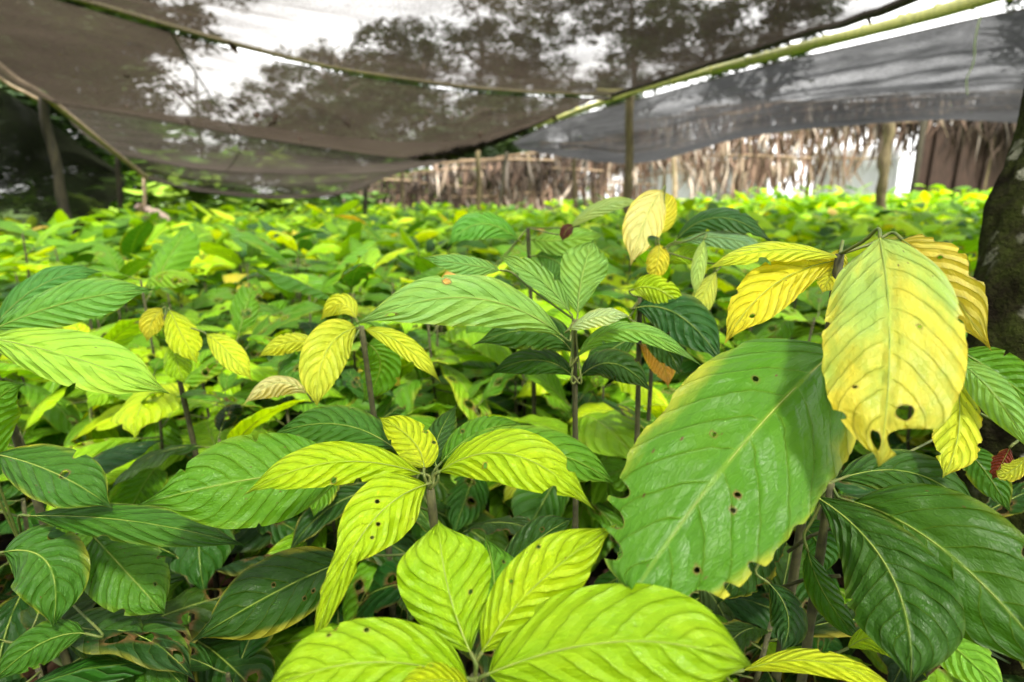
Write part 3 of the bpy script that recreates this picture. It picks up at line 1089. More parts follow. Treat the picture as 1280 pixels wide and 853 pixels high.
fence(0, 2, 'brown dry palm frond fence across the back, left of and behind the middle post', (1.0, .80, .6), skip=[(.5, 1.4, 1.2)], lib=FR_DARK * 2 + FR[:2])
fence(2, 4, 'bleached palm frond fence at the back below the right grey net', (1.0, .83, .6), skip=[(2.5, 3.0, 1.7), (3.5, 4.1, 1.7), (5.6, 6.6, 1.6)])
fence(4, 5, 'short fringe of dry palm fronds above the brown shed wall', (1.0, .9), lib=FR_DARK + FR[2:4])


def sheet(x0, x1, y0, y1, z0, z1, label):
    V, F = [], []
    n = 16
    for k in range(2):
        for j in range(9):
            for i in range(n + 1):
                t = i / n
                x = x0 + (x1 - x0) * t
                y = y0 + (y1 - y0) * t + .04 * math.sin(t * 17 + j * .3) + k * .012
                V.append((x - x0, y - y0, z0 + (z1 - z0) * j / 8 + (.03 * math.sin(t * 9) if j == 8 else 0)))
    for k in range(2):
        for j in range(8):
            for i in range(n):
                a = k * 9 * (n + 1) + j * (n + 1) + i
                q = (a, a + 1, a + n + 2, a + n + 1)
                F.append(q if k == 0 else q[::-1])
    o = link('plastic_sheet', np_mesh('plastic_sheet', V, F, M_SHEET))
    o.location = (x0, y0, 0)
    tag(o, label, 'plastic sheet', 'white plastic sheets behind the palm fence')


sheet(2.4, 4.9, 12.0, 11.3, .3, 1.95, 'wide white plastic sheet showing through the bleached fronds at the back')
sheet(5.6, 6.9, 10.95, 10.6, .35, 1.85, 'small white plastic sheet beside the brown shed wall')
sheet(.55, 1.35, 12.6, 12.4, .3, 1.5, 'narrow white plastic sheet glimpsed between the brown fronds by the middle post')

# brown shed wall at the far right
root = empty('shed_wall', (6.75, 10.0, .25))
tag(root, 'dark brown board wall with a corner post at the far right', 'wall')
for k in range(15):
    g = Geo()
    g.box((.2 + k * .2, -k * .03 - .03 * (k % 2), .95), (.27, .02 + .004 * (k % 2), 1.9))
    link('board', g.mesh('board', M_SHEDWALL, smooth=False), root)
g = Geo()
g.tube([(0, -.05, -.1), (.03, -.05, 1.0), (.02, -.05, 2.1)], .05, 8)
link('post', g.mesh('post', M_WOOD_DARK), root)


# ------------------------------------------------------------------ trees and bushes
def crown_arrays(rs, rx, ry, rz, nclump, per, leaf, cols, hollow=.5):
    V = np.zeros((nclump * per * 4, 3))
    T = np.zeros((nclump * per * 4, 3))
    k = 0
    for c in range(nclump):
        d = np.array([rs.gauss(0, 1), rs.gauss(0, 1), rs.gauss(0, 1)])
        d /= np.linalg.norm(d)
        rr = rs.uniform(hollow, 1) ** .6
        cc = d * np.array([rx, ry, rz]) * rr
        cs = rs.uniform(.12, .30) * (rx + rz) / 2
        col = np.array(rs.choice(cols)) * rs.uniform(.75, 1.3)
        for i in range(per):
            o = np.array([rs.gauss(0, .5), rs.gauss(0, .5), rs.gauss(0, .35)]) * cs
            a, b = rs.uniform(0, 6.28), rs.uniform(-.9, .9)
            ux = np.array([math.cos(a), math.sin(a), b * .5])
            uy = np.array([-math.sin(a), math.cos(a), rs.uniform(-.6, .6)])
            s = leaf * rs.uniform(.6, 1.3)
            p = cc + o
            V[k:k + 4] = [p - ux * s, p - uy * s * .38, p + ux * s, p + uy * s * .38]
            T[k:k + 4] = col
            k += 4
    F = np.arange(nclump * per * 4).reshape(-1, 4)
    return V, F, T


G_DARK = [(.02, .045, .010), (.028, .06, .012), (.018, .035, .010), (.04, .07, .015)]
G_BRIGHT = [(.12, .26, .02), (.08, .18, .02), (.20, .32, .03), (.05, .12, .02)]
CROWNS = []
for s in range(5):
    rs = random.Random(300 + s)
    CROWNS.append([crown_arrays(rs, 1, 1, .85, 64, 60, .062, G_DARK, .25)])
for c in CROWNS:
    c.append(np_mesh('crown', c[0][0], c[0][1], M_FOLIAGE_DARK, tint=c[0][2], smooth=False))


def tree(x, y, h, r, crown_i, label, thin=False, zc=None):
    rs = random.Random(int(x * 10 + y * 100))
    root = empty('tree', (x, y, 0))
    tag(root, label, 'tree', 'trees beyond the nets')
    g = Geo()
    top = h * .8
    pts = [Vector((0, 0, -.1)), Vector((rs.uniform(-.2, .2), 0, top * .4)), Vector((rs.uniform(-.4, .4), rs.uniform(-.3, .3), top))]
    g.tube([catmull(pts, i / 12) for i in range(13)], lambda q: (.16 - .12 * q) * (h / 7), 8)
    limbs = []
    for k in range(6):
        t = rs.uniform(.5, .95)
        b = catmull(pts, t)
        a = rs.uniform(0, 6.28)
        e = b + Vector((math.cos(a) * r * .75, math.sin(a) * r * .75, rs.uniform(.3, 1.0) * r * .6))
        m = b.lerp(e, .5) + Vector((0, 0, .15 * r))
        g.tube([catmull([b, m, e], i / 6) for i in range(7)], lambda q: (.06 - .045 * q) * (h / 7), 5)
    link('trunk', g.mesh('trunk', M_TRUNK), root)
    for k in range(4):
        c = link('crown', CROWNS[(crown_i + k) % 5][1], root)
        q = r * rs.uniform(.65, 1.0)
        c.location = (rs.uniform(-1, 1) * r, rs.uniform(-.5, .5) * r, h - r * (.45 + .34 * k) - rs.uniform(0, .3) * r)
        c.scale = (q, q, q * rs.uniform(.7, 1.0))
        c.rotation_euler = (0, 0, rs.uniform(0, 6.28))


TREES = [
    (-15, 13, 8.0, 3.4, 'broad dark tree seen through the nets at the far left edge'),
    (-11.5, 17, 9.0, 3.2, 'dark tree behind the left side of the nets, beside the broad one'),
    (-14.0, 21, 9.6, 3.0, 'leafy tree behind the upper left net where sky patches begin'),
    (-6.6, 22, 5.6, 2.3, 'tree with open crown below the bright sky patches left of centre'),
    (-3.6, 25, 7.0, 2.8, 'uneven crowned tree behind the cross pole, just left of centre'),
    (1.0, 20, 4.6, 1.9, 'smaller tree behind the net above the middle post'),
    (4.8, 24, 10.4, 2.4, 'tall thin tree behind the overhead net right of centre'),
    (9.2, 22, 10.5, 2.7, 'tall tree behind the overhead net above the bamboo pole'),
    (15.5, 18, 10.0, 2.4, 'tree top showing in the gap at the upper right corner'),
    (20.5, 20, 8.0, 3.0, 'tree behind the right end of the grey net'),
    (-8.2, 15.5, 4.4, 2.1, 'low dense tree behind the rear net at the left'),
    (-4.8, 17.0, 4.4, 2.0, 'low dense tree behind the rear net near its middle'),
    (-1.6, 17.5, 4.1, 1.9, 'low dense tree behind the right end of the rear net'),
    (-19, 21, 9.0, 3.6, 'tall tree beyond the dark net wall'),
    (-8.6, 9.5, 4.6, 1.8, 'dark small tree just outside the left net wall'),
    (-7.6, 6.0, 4.8, 1.9, 'dark small tree nearest outside the left net wall'),
    (-10.8, 9.5, 7.6, 2.9, 'spreading tree rising over the left net wall'),
    (-1.6, 29, 10.0, 3.0, 'far tree whose crown edge breaks the sky patch above the cross pole'),
    (-8.2, 30, 9.6, 2.9, 'far tree with a ragged top left of the big sky patches'),
    (3.0, 32, 8.6, 3.0, 'far dull tree low behind the middle post'),
]
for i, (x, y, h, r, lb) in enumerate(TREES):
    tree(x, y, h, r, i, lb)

BUSH = []
for s in range(3):
    rs = random.Random(500 + s)
    v, f, tt = crown_arrays(rs, 1, 1, .9, 26, 34, .16, G_BRIGHT, .3)
    BUSH.append(np_mesh('bush_foliage', v, f, M_FOLIAGE, tint=tt, smooth=False))
bl = ['bright bush in the gap right of the pale left post', 'bright green bush behind the pale left post', 'leafy bush under the rear net, left part',
      'bush under the rear net, middle part', 'darker bush behind the right part of the rear net', 'pale bush at the left end of the palm fence',
      'bush outside the net wall near the dark posts', 'bush outside the net wall at the left edge', 'green bush showing through the fronds right of the middle post',
      'green bush against the foot of the brown shed wall']
bp = [(-5.4, 9.4, 1.15, 1.1), (-6.2, 11.0, 1.7, 1.4), (-4.7, 12.0, 1.5, 1.3), (-3.9, 13.4, 1.4, 1.2), (-2.6, 14.6, 1.5, 1.3), (-1.6, 15.2, 1.3, 1.2), (-6.4, 7.6, 1.0, .8), (-6.6, 5.6, 1.2, .9), (2.2, 12.6, .9, .9), (7.6, 9.2, .5, .55)]
for k, (x, y, r, z) in enumerate(bp):
    o = link('bush', BUSH[k % 3])
    o.location = (x, y, z * .7 + gz(x, y))
    o.scale = (r, r, r * .75)
    o.rotation_euler = (0, 0, k * 1.3)
    tag(o, bl[k], 'bush', 'bushes round the nursery')

# curled dry frond by the pale left post
root = empty('dry_frond', aty(178, 268, 7.4))
tag(root, 'curled dry pinkish frond lying by the pale left post', 'dry frond')
for k in range(7):
    g = Geo()
    rsx = random.Random(k)
    blade(g, local_frame(.42, R(70 - k * 10), R(120), R(40)), .045, 'long', 10, 2, rsx, cup=.4, L=.42)
    V = [tuple(v) for v in g.V]
    me = np_mesh('leaflet', V, g.F, M_THATCH, tint=np.array([(.55, .42, .36)] * len(V)))
    lf = link('leaflet', me, root)
    lf.rotation_euler = (0, 0, k * .45 - 1.2)

# near tree trunk at the right edge
root_p = atd(1345, 640, 1.12)
root_p.z = -.05
root = empty('shade_tree', root_p)
tag(root, 'mossy tree trunk with pale lichen patches at the right edge', 'tree')
g = Geo()
tp = [Vector((atd(1276, 560, 1.12).x - .01, root_p.y, -.05)), atd(1272, 560, 1.12), atd(1282, 420, 1.15), atd(1301, 260, 1.22), atd(1331, 130, 1.3), atd(1375, -120, 1.4)]
tp += [tp[-1] + Vector((.15, .1, .9)), tp[-1] + Vector((.1, .2, 2.2))]
P = [catmull(tp, i / 140) - root_p for i in range(141)]
nS = 44
base = 0
for i, p in enumerate(P):
    q = i / 140
    r = .100 - .035 * q + .05 * (1 - sst(q, 0, .12))
    for k in range(nS):
        a = 2 * PI * k / nS
        n_ = noise.noise((math.cos(a) * 1.5, math.sin(a) * 1.5, p.z * 3)) * .22 + noise.noise((math.cos(a) * 5, math.sin(a) * 5, p.z * 16)) * .14
        g.V.append(p + Vector((math.cos(a), math.sin(a), 0)) * r * (1 + n_))
        g.UV.append((k / nS, q))
for i in range(140):
    for k in range(nS):
        a, b = i * nS + k, i * nS + (k + 1) % nS
        g.F.append((a, b, b + nS, a + nS))
        g.MI.append(0)
link('trunk', g.mesh('trunk', M_BARK), root)
c = link('crown', CROWNS[2][1], root)
c.location = P[-1] + Vector((1.2, -.6, 1.6))
c.scale = (2.4, 2.4, 1.6)


# ------------------------------------------------------------------ the bed of seedlings
rs = random.Random(11)
cells = []
y = 0.30
row = 0
while y < 12.4:
    sp = .215 if y < 4.5 else .225
    half = .95 * y + 1.1
    x = -half + (row % 2) * sp / 2
    while x < half:
        xx, yy = x + rs.uniform(-.05, .05), y + rs.uniform(-.05, .05)
        ok = xx > -5.4 + 0.02 * yy and xx < 8.6
        if math.hypot(xx, yy) < .33: ok = False
        if yy < 1.15 and rs.random() < .42: ok = False
        # fence line limits
        for (ax, ay), (bx, by) in zip(fence_pts[:-1], fence_pts[1:]):
            if ax <= xx <= bx and yy > ay + (by - ay) * (xx - ax) / (bx - ax) - .35: ok = False
        if xx < fence_pts[0][0] + .2 and yy > 12: ok = False
        if ok: cells.append((xx, yy))
        x += sp
    y += sp * .92
    row += 1


def inview(x, y):
    return y > .25 and abs(x) / max(y, .1) < (640 / FPX) * 1.03 + .12


cells.sort(key=lambda c: (not inview(*c), math.hypot(*c)))
N_IND = 282
solo, mass = cells[:N_IND], cells[N_IND:]


def height_at(rs, x, y):
    h = rs.uniform(.46, .70)
    if y > 2.0: h += .04
    if rs.random() < .16 and y > 1.6: h += rs.uniform(.06, .16)
    if y < 1.5:
        d = math.hypot(x, y)
        h = min(h, .33 + .27 * sst(d, .6, 1.8)) + rs.uniform(-.04, .04)
    return h


def zone(x, y):
    a = x / max(y, .3)
    names = [(-.80, 'at the left edge'), (-.62, 'toward the left posts'), (-.42, 'toward the low net'), (-.22, 'left of the lime seedlings'),
             (-.05, 'by the lime seedlings'), (.10, 'toward the centre stem'), (.25, 'toward the middle post'), (.42, 'behind the huge leaf'),
             (.60, 'toward the leaning post'), (.78, 'by the mossy trunk'), (99, 'at the right edge')]
    side = [n for t, n in names if a < t][0]
    dd = ('underfoot' if y < .7 else 'in front' if y < 1.05 else 'close by' if y < 1.5 else 'one pace back' if y < 2.0 else 'two paces back' if y < 2.7 else
          'well back' if y < 3.4 else 'far back')
    return side, dd


stem_me = []
for k in range(4):
    g = Geo()
    g.tube([(0, 0, 0), (.012 * k - .015, .01, .35), (.0, .0, .7), (0, 0, 1.0)], lambda q: .0062 - .0028 * q, 5)
    stem_me.append(g.mesh('stem', M_STEM))


def n_leafword(n):
    return {6: 'six', 7: 'seven', 8: 'eight', 9: 'nine', 10: 'ten', 11: 'eleven', 12: 'twelve'}.get(n, 'many')


prs = random.Random(21)
for (x, y) in solo:
    h = height_at(prs, x, y)
    z0 = gz(x, y)
    leaves, lean, young = plant_leaves(prs, x, y, z0, h)
    root = empty('cocoa_seedling', (x, y, z0))
    side_, dd = zone(x, y)
    yel = sum(1 for l in leaves if l[5][0] > .3)
    size = 'short ' if h < .5 else 'tall ' if h > .66 else ''
    side_ = side_.replace('left of the lime seedlings', 'left of centre')
    look = size + ('lime topped' if young else 'dark green') + ' seedling' + (', one yellow leaf,' if yel == 1 else ', yellow leaves,' if yel else '')
    tag(root, f'{look} {dd} {side_}', 'seedling', 'cocoa seedlings crowded in the nursery bed')
    st = link('stem', prs.choice(stem_me), root)
    st.scale = (1, 1, h)
    st.rotation_euler = (-lean.y * h / max(h, .1) * .9, lean.x * .9, 0)
    lib = LEAF_HI if y < 2.6 else LEAF_MD
    for (p, yaw, pitch, roll, L, col) in leaves:
        lf = link('leaf', prs.choice(lib), root)
        lf.location = p - root.location
        lf.rotation_euler = (roll, -pitch, yaw)
        lf.scale = (L, L * prs.uniform(.85, 1.15), L)
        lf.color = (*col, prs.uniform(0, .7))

same = {}
for o in list(C.objects):
    if o.name.startswith('cocoa_seedling') and o.parent is None:
        same.setdefault(o['label'], []).append(o)
WORD = {2: 'two', 3: 'three', 4: 'four', 5: 'five', 6: 'six'}
for lb, os_ in same.items():
    if len(os_) > 1:
        os_.sort(key=lambda o: o.location.x / o.location.y)
        n = len(os_)
        for k, o in enumerate(os_):
            w_ = 'left one' if k == 0 else 'right one' if k == n - 1 else 'middle one' if n == 3 else ('second', 'third', 'fourth', 'fifth')[k - 1] + ' one'
            o['label'] = lb + ', ' + w_

# the rest of the bed, past what can be told apart, as one mass of real leaves
protos = []
for s in range(8):
    r_ = random.Random(800 + s)
    g = Geo()
    blade(g, local_frame(1.0, R(14), R(r_.choice([30, 55, 75, 95])), R(r_.uniform(-30, 30)), .1), r_.uniform(.17, .23), r_.choice(['long', 'obov', 'wide']), 5, 1, r_, cup=.25, L=1, wave=.1)
    protos.append((np.array([tuple(v) for v in g.V]), np.array(g.F), np.array(g.UV)))
Vs, Fs, Us, Ts = [], [], [], []
off = 0
for (x, y) in mass:
    h = height_at(prs, x, y)
    if y < .3 or not inview(x, y): h = min(h, .5)
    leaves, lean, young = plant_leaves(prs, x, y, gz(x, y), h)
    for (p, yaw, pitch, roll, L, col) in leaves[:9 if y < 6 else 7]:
        v, f, u = prs.choice(protos)
        M = Matrix.Rotation(yaw, 3, 'Z') @ Matrix.Rotation(-pitch, 3, 'Y') @ Matrix.Rotation(roll, 3, 'X')
        L *= 1.05
        Vs.append(v @ (np.array(M).T * L) + np.array(p))
        Fs.append(f + off)
        Us.append(u)
        Ts.append(np.tile(np.array(col), (len(v), 1)))
        off += len(v)
me = np_mesh('seedling_mass', np.vstack(Vs), np.vstack(Fs), M_LEAF_ATTR, uv=np.vstack(Us), tint=np.vstack(Ts))
tag(link('distant_seedlings', me), 'dense carpet of green seedlings filling the far bed', 'seedlings', kind='stuff')

# dead leaves on the soil
V, F, T = [], [], []
for k in range(2600):
    yy = rs.uniform(.1, 3.4)
    xx = rs.uniform(-1, 1) * (yy + .6)
    p = Vector((xx, yy, gz(xx, yy) + rs.uniform(.005, .03)))
    q = Matrix.Rotation(rs.uniform(0, 6.3), 3, 'Z') @ Matrix.Rotation(rs.uniform(-.5, .5), 3, 'X')
    s = rs.uniform(.02, .08)
    b = len(V)
    for c in ((-1, 0, .1), (-.3, -.35, 0), (.4, -.3, .05), (1, 0, .15), (.4, .3, .02), (-.3, .35, .08)):
        V.append(tuple(p + q @ (Vector(c) * s)))
    F.append((b, b + 1, b + 2, b + 3))
    F.append((b, b + 3, b + 4, b + 5))
    cc = rs.choice([(.16, .07, .04), (.10, .05, .03), (.22, .12, .06), (.06, .03, .02)])
    T += [cc] * 6
tag(link('leaf_litter', np_mesh('soil_litter', V, F, M_THATCH, tint=np.array(T), smooth=False)), 'brown dead leaves strewn over the dark soil', 'leaf litter', kind='stuff')


# ------------------------------------------------------------------ seedlings of the foreground, leaf by leaf
class Hero:
    def __init__(s, hub, foot, label, stem_r=.006, bendp=None):
        "hub, foot: world points; foot is brought down to the soil"
        s.rs = random.Random(len(label) * 7 + int(hub.x * 1000))
        foot = Vector((foot.x, foot.y, gz(foot.x, foot.y)))
        s.root = empty('cocoa_seedling', foot)
        tag(s.root, label, 'seedling', 'cocoa seedlings crowded in the nursery bed')
        s.hub = hub
        pts = [foot, foot.lerp(hub, .5) + Vector((.01, .005, 0)), hub]
        if bendp: pts = [foot] + bendp + [hub]
        g = Geo()
        g.tube([catmull(pts, i / 24) - foot for i in range(25)], lambda q: stem_r * (1.25 - .45 * q) * (1 + .08 * math.sin(q * 60)), 8)
        link('stem', g.mesh('stem', M_STEM), s.root)

    def leaf(s, base, mid, tip, hwpx, col, d, k=.25, kind='long', dmg=.3, quilt=.0022, cup=.16, ragged=0.012, bites=(), holes=(), hub=None, mat=None, roll=0, wave=.10, hi=True, twist=0):
        """base, mid, tip: (px,py) or (px,py,depth); d = default depths (base, mid, tip) or one number; k = share of 'facing up' in the normal"""
        ds = d if isinstance(d, tuple) else (d, d, d)
        P = [atd(q[0], q[1], (q[2] if len(q) > 2 else ds[i])) for i, q in enumerate((base, mid, tip))]
        dm = (P[1] - EYE).dot(FWD)
        n = 24
        # quadratic through the three points, the middle one at t = .5
        c = P[1] * 2 - (P[0] + P[2]) * .5
        cur = lambda t: P[0] * (1 - t) ** 2 + c * 2 * t * (1 - t) + P[2] * t * t
        L = sum((cur((i + 1) / n) - cur(i / n)).length for i in range(n))
        # one side direction for the blade, turned towards the camera and partly up
        T0 = (P[2] - P[0]).normalized()
        tocam = (EYE - P[1]).normalized()
        Nref = (tocam * (1 - k) + Vector((0, 0, 1)) * k).normalized()
        Nm = (Nref - T0 * Nref.dot(T0)).normalized()
        Bs = Nm.cross(T0).normalized()
        cosa = max(.5, math.sqrt(max(0, 1 - Bs.dot(tocam) ** 2)))
        hw = hwpx / FPX * dm / cosa
        foot = Vector(s.root.location)

        def frame(v):
            T = (cur(min(1, v + .01)) - cur(max(0, v - .01))).normalized()
            N = (Nref - T * Nref.dot(T)).normalized()
            a = roll + twist * (v - .5)
            if a:
                B = N.cross(T)
                N = N * math.cos(a) + B * math.sin(a)
            B = N.cross(T)
            return cur(v) - foot, B, N
        if not holes and hwpx > 18 and s.rs.random() < .4:
            holes = [(s.rs.uniform(.3, .9), s.rs.choice([-1, 1]) * s.rs.uniform(.4, .85), s.rs.uniform(.005, .013)) for _ in range(s.rs.choice([1, 1, 2]))]
        if not bites and hwpx > 12:
            bites = [(s.rs.uniform(.25, .97), s.rs.choice([-1, 1]), s.rs.uniform(.008, .03), s.rs.uniform(.05, .28)) for _ in range(s.rs.randint(1, 4))]
        g = Geo()
        nL, nW = (150, 30) if hwpx > 60 else (120, 24) if hwpx > 38 else (72, 16) if hi else (44, 10)
        blade(g, frame, hw, kind, nL, nW, s.rs, quilt=quilt * hw / .04, cup=cup, ragged=ragged, bites=bites, holes=holes, wave=wave, rib=min(.0010, hw * .022), L=L)
        # petiole back to the stem
        h = hub if hub is not None else s.hub
        if (P[0] - h).length > .002:
            T = (cur(.03) - cur(0)).normalized()
            m = P[0] - T * min(.02, (P[0] - h).length * .5)
            g.tube([catmull([h, m.lerp(h, .35) + Vector((0, 0, -.003)), m, P[0]], i / 12) - foot for i in range(13)], .0017, 6, 2)
        o = link('leaf', g.mesh('leaf', [mat or M_LEAF, M_RIB, M_PETIOLE]), s.root)
        o.color = (*col, dmg)
        return o


lime = (.225, .36, .003)
lime2 = (.165, .305, .003)
limeY = (.29, .39, .004)
midg = (.056, .165, .006)
midb = (.030, .105, .006)
dark = (.014, .050, .003)
dark2 = (.019, .068, .003)
pale = (.13, .27, .05)
yel = (.38, .37, .02)
yelp = (.38, .37, .11)
orange = (.36, .33, .05)

hA = atd(538, 612, .62)
A = Hero(hA, Vector((hA.x + .01, hA.y + .03, 0)), 'bright lime seedling with spreading veined leaves just below the centre of view')
A.leaf((550, 590), (640, 568), (743, 638), 36, lime, (.62, .56, .53), k=.35, bites=[(.80, -1, .025, .5), (.2, 1, .02, .1), (.8, 1, .025, .4)], cup=.2)
A.leaf((526, 592), (415, 578), (303, 620), 27, lime, (.62, .58, .54), k=.3, cup=.15)
A.leaf((530, 585), (515, 550), (474, 522), 24, limeY, (.63, .68, .73), k=.1, kind='wide', cup=.1)
A.leaf((533, 606), (455, 665), (392, 812), 42, lime, (.61, .55, .50), k=.15, kind='tail', dmg=.5, holes=[(.33, -.3, .012), (.5, .35, .010), (.42, .2, .008)], cup=.18)
A.leaf((430, 592), (320, 598), (172, 632), 58, midg, (.66, .64, .60), k=.15, cup=.15, hub=atd(538, 640, .66), quilt=.003)
A.leaf((495, 562), (420, 530), (338, 545), 26, midb, (.72, .76, .78), k=.3, hub=atd(540, 640, .68))
A.leaf((560, 585), (670, 562), (768, 605), 32, midg, (.68, .74, .76), k=.3, kind='wide')
A.leaf((552, 578), (600, 540), (655, 530), 20, midg, (.70, .76, .8), k=.3)
A.leaf((545, 582), (548, 545), (572, 505), 20, dark2, (.72, .76, .8), k=.1, roll=.5)
A.leaf((435, 700), (345, 740), (238, 803), 45, dark, (.74, .72, .70), k=.1, hub=atd(545, 690, .72), dmg=.6, holes=[(.35, .55, .009), (.28, .5, .007), (.5, -.2, .006)])
A.leaf((620, 722), (672, 675), (716, 648), 24, dark, (.74, .76, .78), k=.1, hub=atd(545, 690, .72), holes=[(.6, .3, .02)])

hB = atd(594, 846, .47)
B = Hero(hB, Vector((hB.x, hB.y + .03, 0)), 'bright lime seedling at the bottom edge with two upright leaves')
B.leaf((588, 815), (560, 735), (548, 650), 60, lime2, (.47, .49, .52), k=.0, kind='obov', cup=.1, bites=[(.985, 1, .02, .6)], dmg=.15)
B.leaf((603, 815), (672, 730), (772, 655), 42, lime, (.47, .47, .48), k=.0, kind='long', cup=.12, holes=[(.52, -.75, .012), (.4, .6, .01), (.62, .8, .008)], dmg=.55)
B.leaf((612, 842), (775, 802), (940, 832), 70, lime2, (.46, .42, .39), k=.1, kind='wide', cup=.15, dmg=.2)
B.leaf((583, 848), (458, 828), (328, 866), 52, lime2, (.46, .43, .41), k=.15, kind='wide', cup=.15, dmg=.2)
B.leaf((588, 860), (545, 850), (490, 866), 20, limeY, (.45, .43, .41), k=.2, dmg=.1)
B.leaf((604, 800), (618, 735), (606, 670), 40, midg, (.50, .54, .58), k=.0, kind='long', dmg=.2)

# centre group
hC = atd(718, 400, .86)
Cc = Hero(hC, Vector((hC.x + .01, hC.y + .05, 0)), 'tall thin stemmed seedling in the centre with pale glossy drooping leaves', stem_r=.005)
Cc.leaf((700, 418), (585, 372), (440, 408), 33, pale, (.84, .78, .72), k=.25, cup=.25, dmg=.4, ragged=.03)
Cc.leaf((712, 390), (672, 348), (620, 319), 15, pale, (.86, .88, .9), k=.3, cup=-.4, dmg=.1)
Cc.leaf((722, 392), (728, 345), (742, 300), 30, pale, (.87, .89, .9), k=.0, kind='obov', cup=-.2, roll=.2, dmg=.1)
Cc.leaf((625, 338), (580, 330), (525, 322), 13, (.10, .24, .05), (.92, .92, .9), k=.4, ragged=.1, dmg=.6, hub=hC)
Cc.leaf((712, 412), (748, 396), (790, 396), 12, (.30, .42, .17), (.85, .82, .8), k=.5, dmg=.5, ragged=.1)
Cc.leaf((722, 446), (785, 412), (880, 460), 13, (.12, .28, .04), (.86, .82, .78), k=.4, cup=.3)
Cc.leaf((715, 440), (668, 412), (590, 432), 24, dark2, (.88, .90, .9), k=.3, cup=.2)
Cc.leaf((716, 470), (668, 450), (610, 470), 17, dark2, (.88, .92, .94), k=.3)
Cc.leaf((726, 470), (770, 455), (815, 492), 20, dark, (.88, .9, .9), k=.3)
hC2 = atd(800, 372, 1.0)
C2 = Hero(hC2, Vector((hC2.x + .02, hC2.y + .06, 0)), 'seedling right of the centre stem with a large dark leaf and a lime leaf', stem_r=.0055)
C2.leaf((795, 385), (850, 395), (905, 458), 30, (.014, .065, .010), (1.0, .96, .92), k=.2, cup=.2)
C2.leaf((792, 362), (822, 362), (857, 388), 17, lime, (1.0, .98, .97), k=.1, kind='wide')
C2.leaf((798, 405), (830, 432), (850, 470), 18, dark, (1.0, .98, .97), k=.2)
C2.leaf((798, 420), (760, 440), (735, 470), 18, dark2, (1.0, .98, .97), k=.3)
C2.leaf((800, 430), (826, 452), (835, 485), 16, (.45, .26, .08), (1.02, 1.04, 1.05), k=.0, dmg=.9)
hC3 = atd(660, 285, 1.35)
C3 = Hero(hC3, Vector((hC3.x + .02, hC3.y + .06, 0)), 'seedling behind the centre with a broad arched green leaf and a rusty curl')
C3.leaf((648, 300), (600, 280), (558, 310), 18, (.06, .20, .02), (1.35, 1.3, 1.28), k=.3, cup=.2)
C3.leaf((665, 300), (705, 300), (760, 292), 18, (.10, .22, .02), (1.35, 1.3, 1.28), k=.3, cup=.2)
C3.leaf((712, 285), (755, 258), (805, 254), 9, (.2, .3, .09), (1.2, 1.16, 1.12), k=.4)
C3.leaf((718, 283), (708, 288), (703, 303), 9, (.05, .014, .008), (1.2, 1.18, 1.18), k=.2, dmg=.9, ragged=.3)
C3.leaf((670, 320), (700, 330), (712, 360), 22, (.04, .12, .012), (1.35, 1.3, 1.28), k=.1)
C3.leaf((600, 338), (570, 345), (548, 375), 12, (.5, .30, .09), (1.35, 1.34, 1.33), k=.0, dmg=.8)
C3.leaf((610, 340), (595, 352), (580, 378), 12, (.5, .38, .08), (1.36, 1.34, 1.33), k=.0, dmg=.8)

# yellow group behind
hD = atd(822, 312, 1.12)
D = Hero(hD, Vector((hD.x, hD.y + .05, 0)), 'seedling with upright pale yellow leaves in front of the middle post', stem_r=.005)
D.leaf((828, 238), (808, 272), (788, 333), 25, yelp, (1.12, 1.06, 1.02), k=-.1, kind='long', cup=.25, dmg=1.0, bites=[(.7, 1, .06, .5)], hub=hD)
D.leaf((824, 292), (832, 262), (828, 240), 14, yel, (1.14, 1.16, 1.18), k=-.1, kind='wide', cup=.1, dmg=.4)
D.leaf((824, 306), (822, 328), (816, 350), 14, yel, (1.12, 1.1, 1.1), k=-.1, kind='wide', dmg=.7)
D.leaf((845, 300), (900, 272), (968, 306), 15, (.022, .075, .016), (1.12, 1.06, 1.0), k=.35, cup=.25)
D.leaf((850, 302), (910, 298), (960, 322), 12, (.10, .2, .08), (1.1, 1.04, .98), k=.5)
D.leaf((836, 330), (860, 318), (890, 325), 12, lime2, (1.12, 1.1, 1.1), k=.3)
D.leaf((880, 300), (874, 330), (868, 372), 9, (.25, .38, .08), (1.05, 1.02, 1.0), k=.0, cup=.5)
D.leaf((895, 340), (880, 370), (868, 402), 14, (.3, .36, .04), (1.05, 1.02, 1.0), k=.0, cup=.4, dmg=.3)

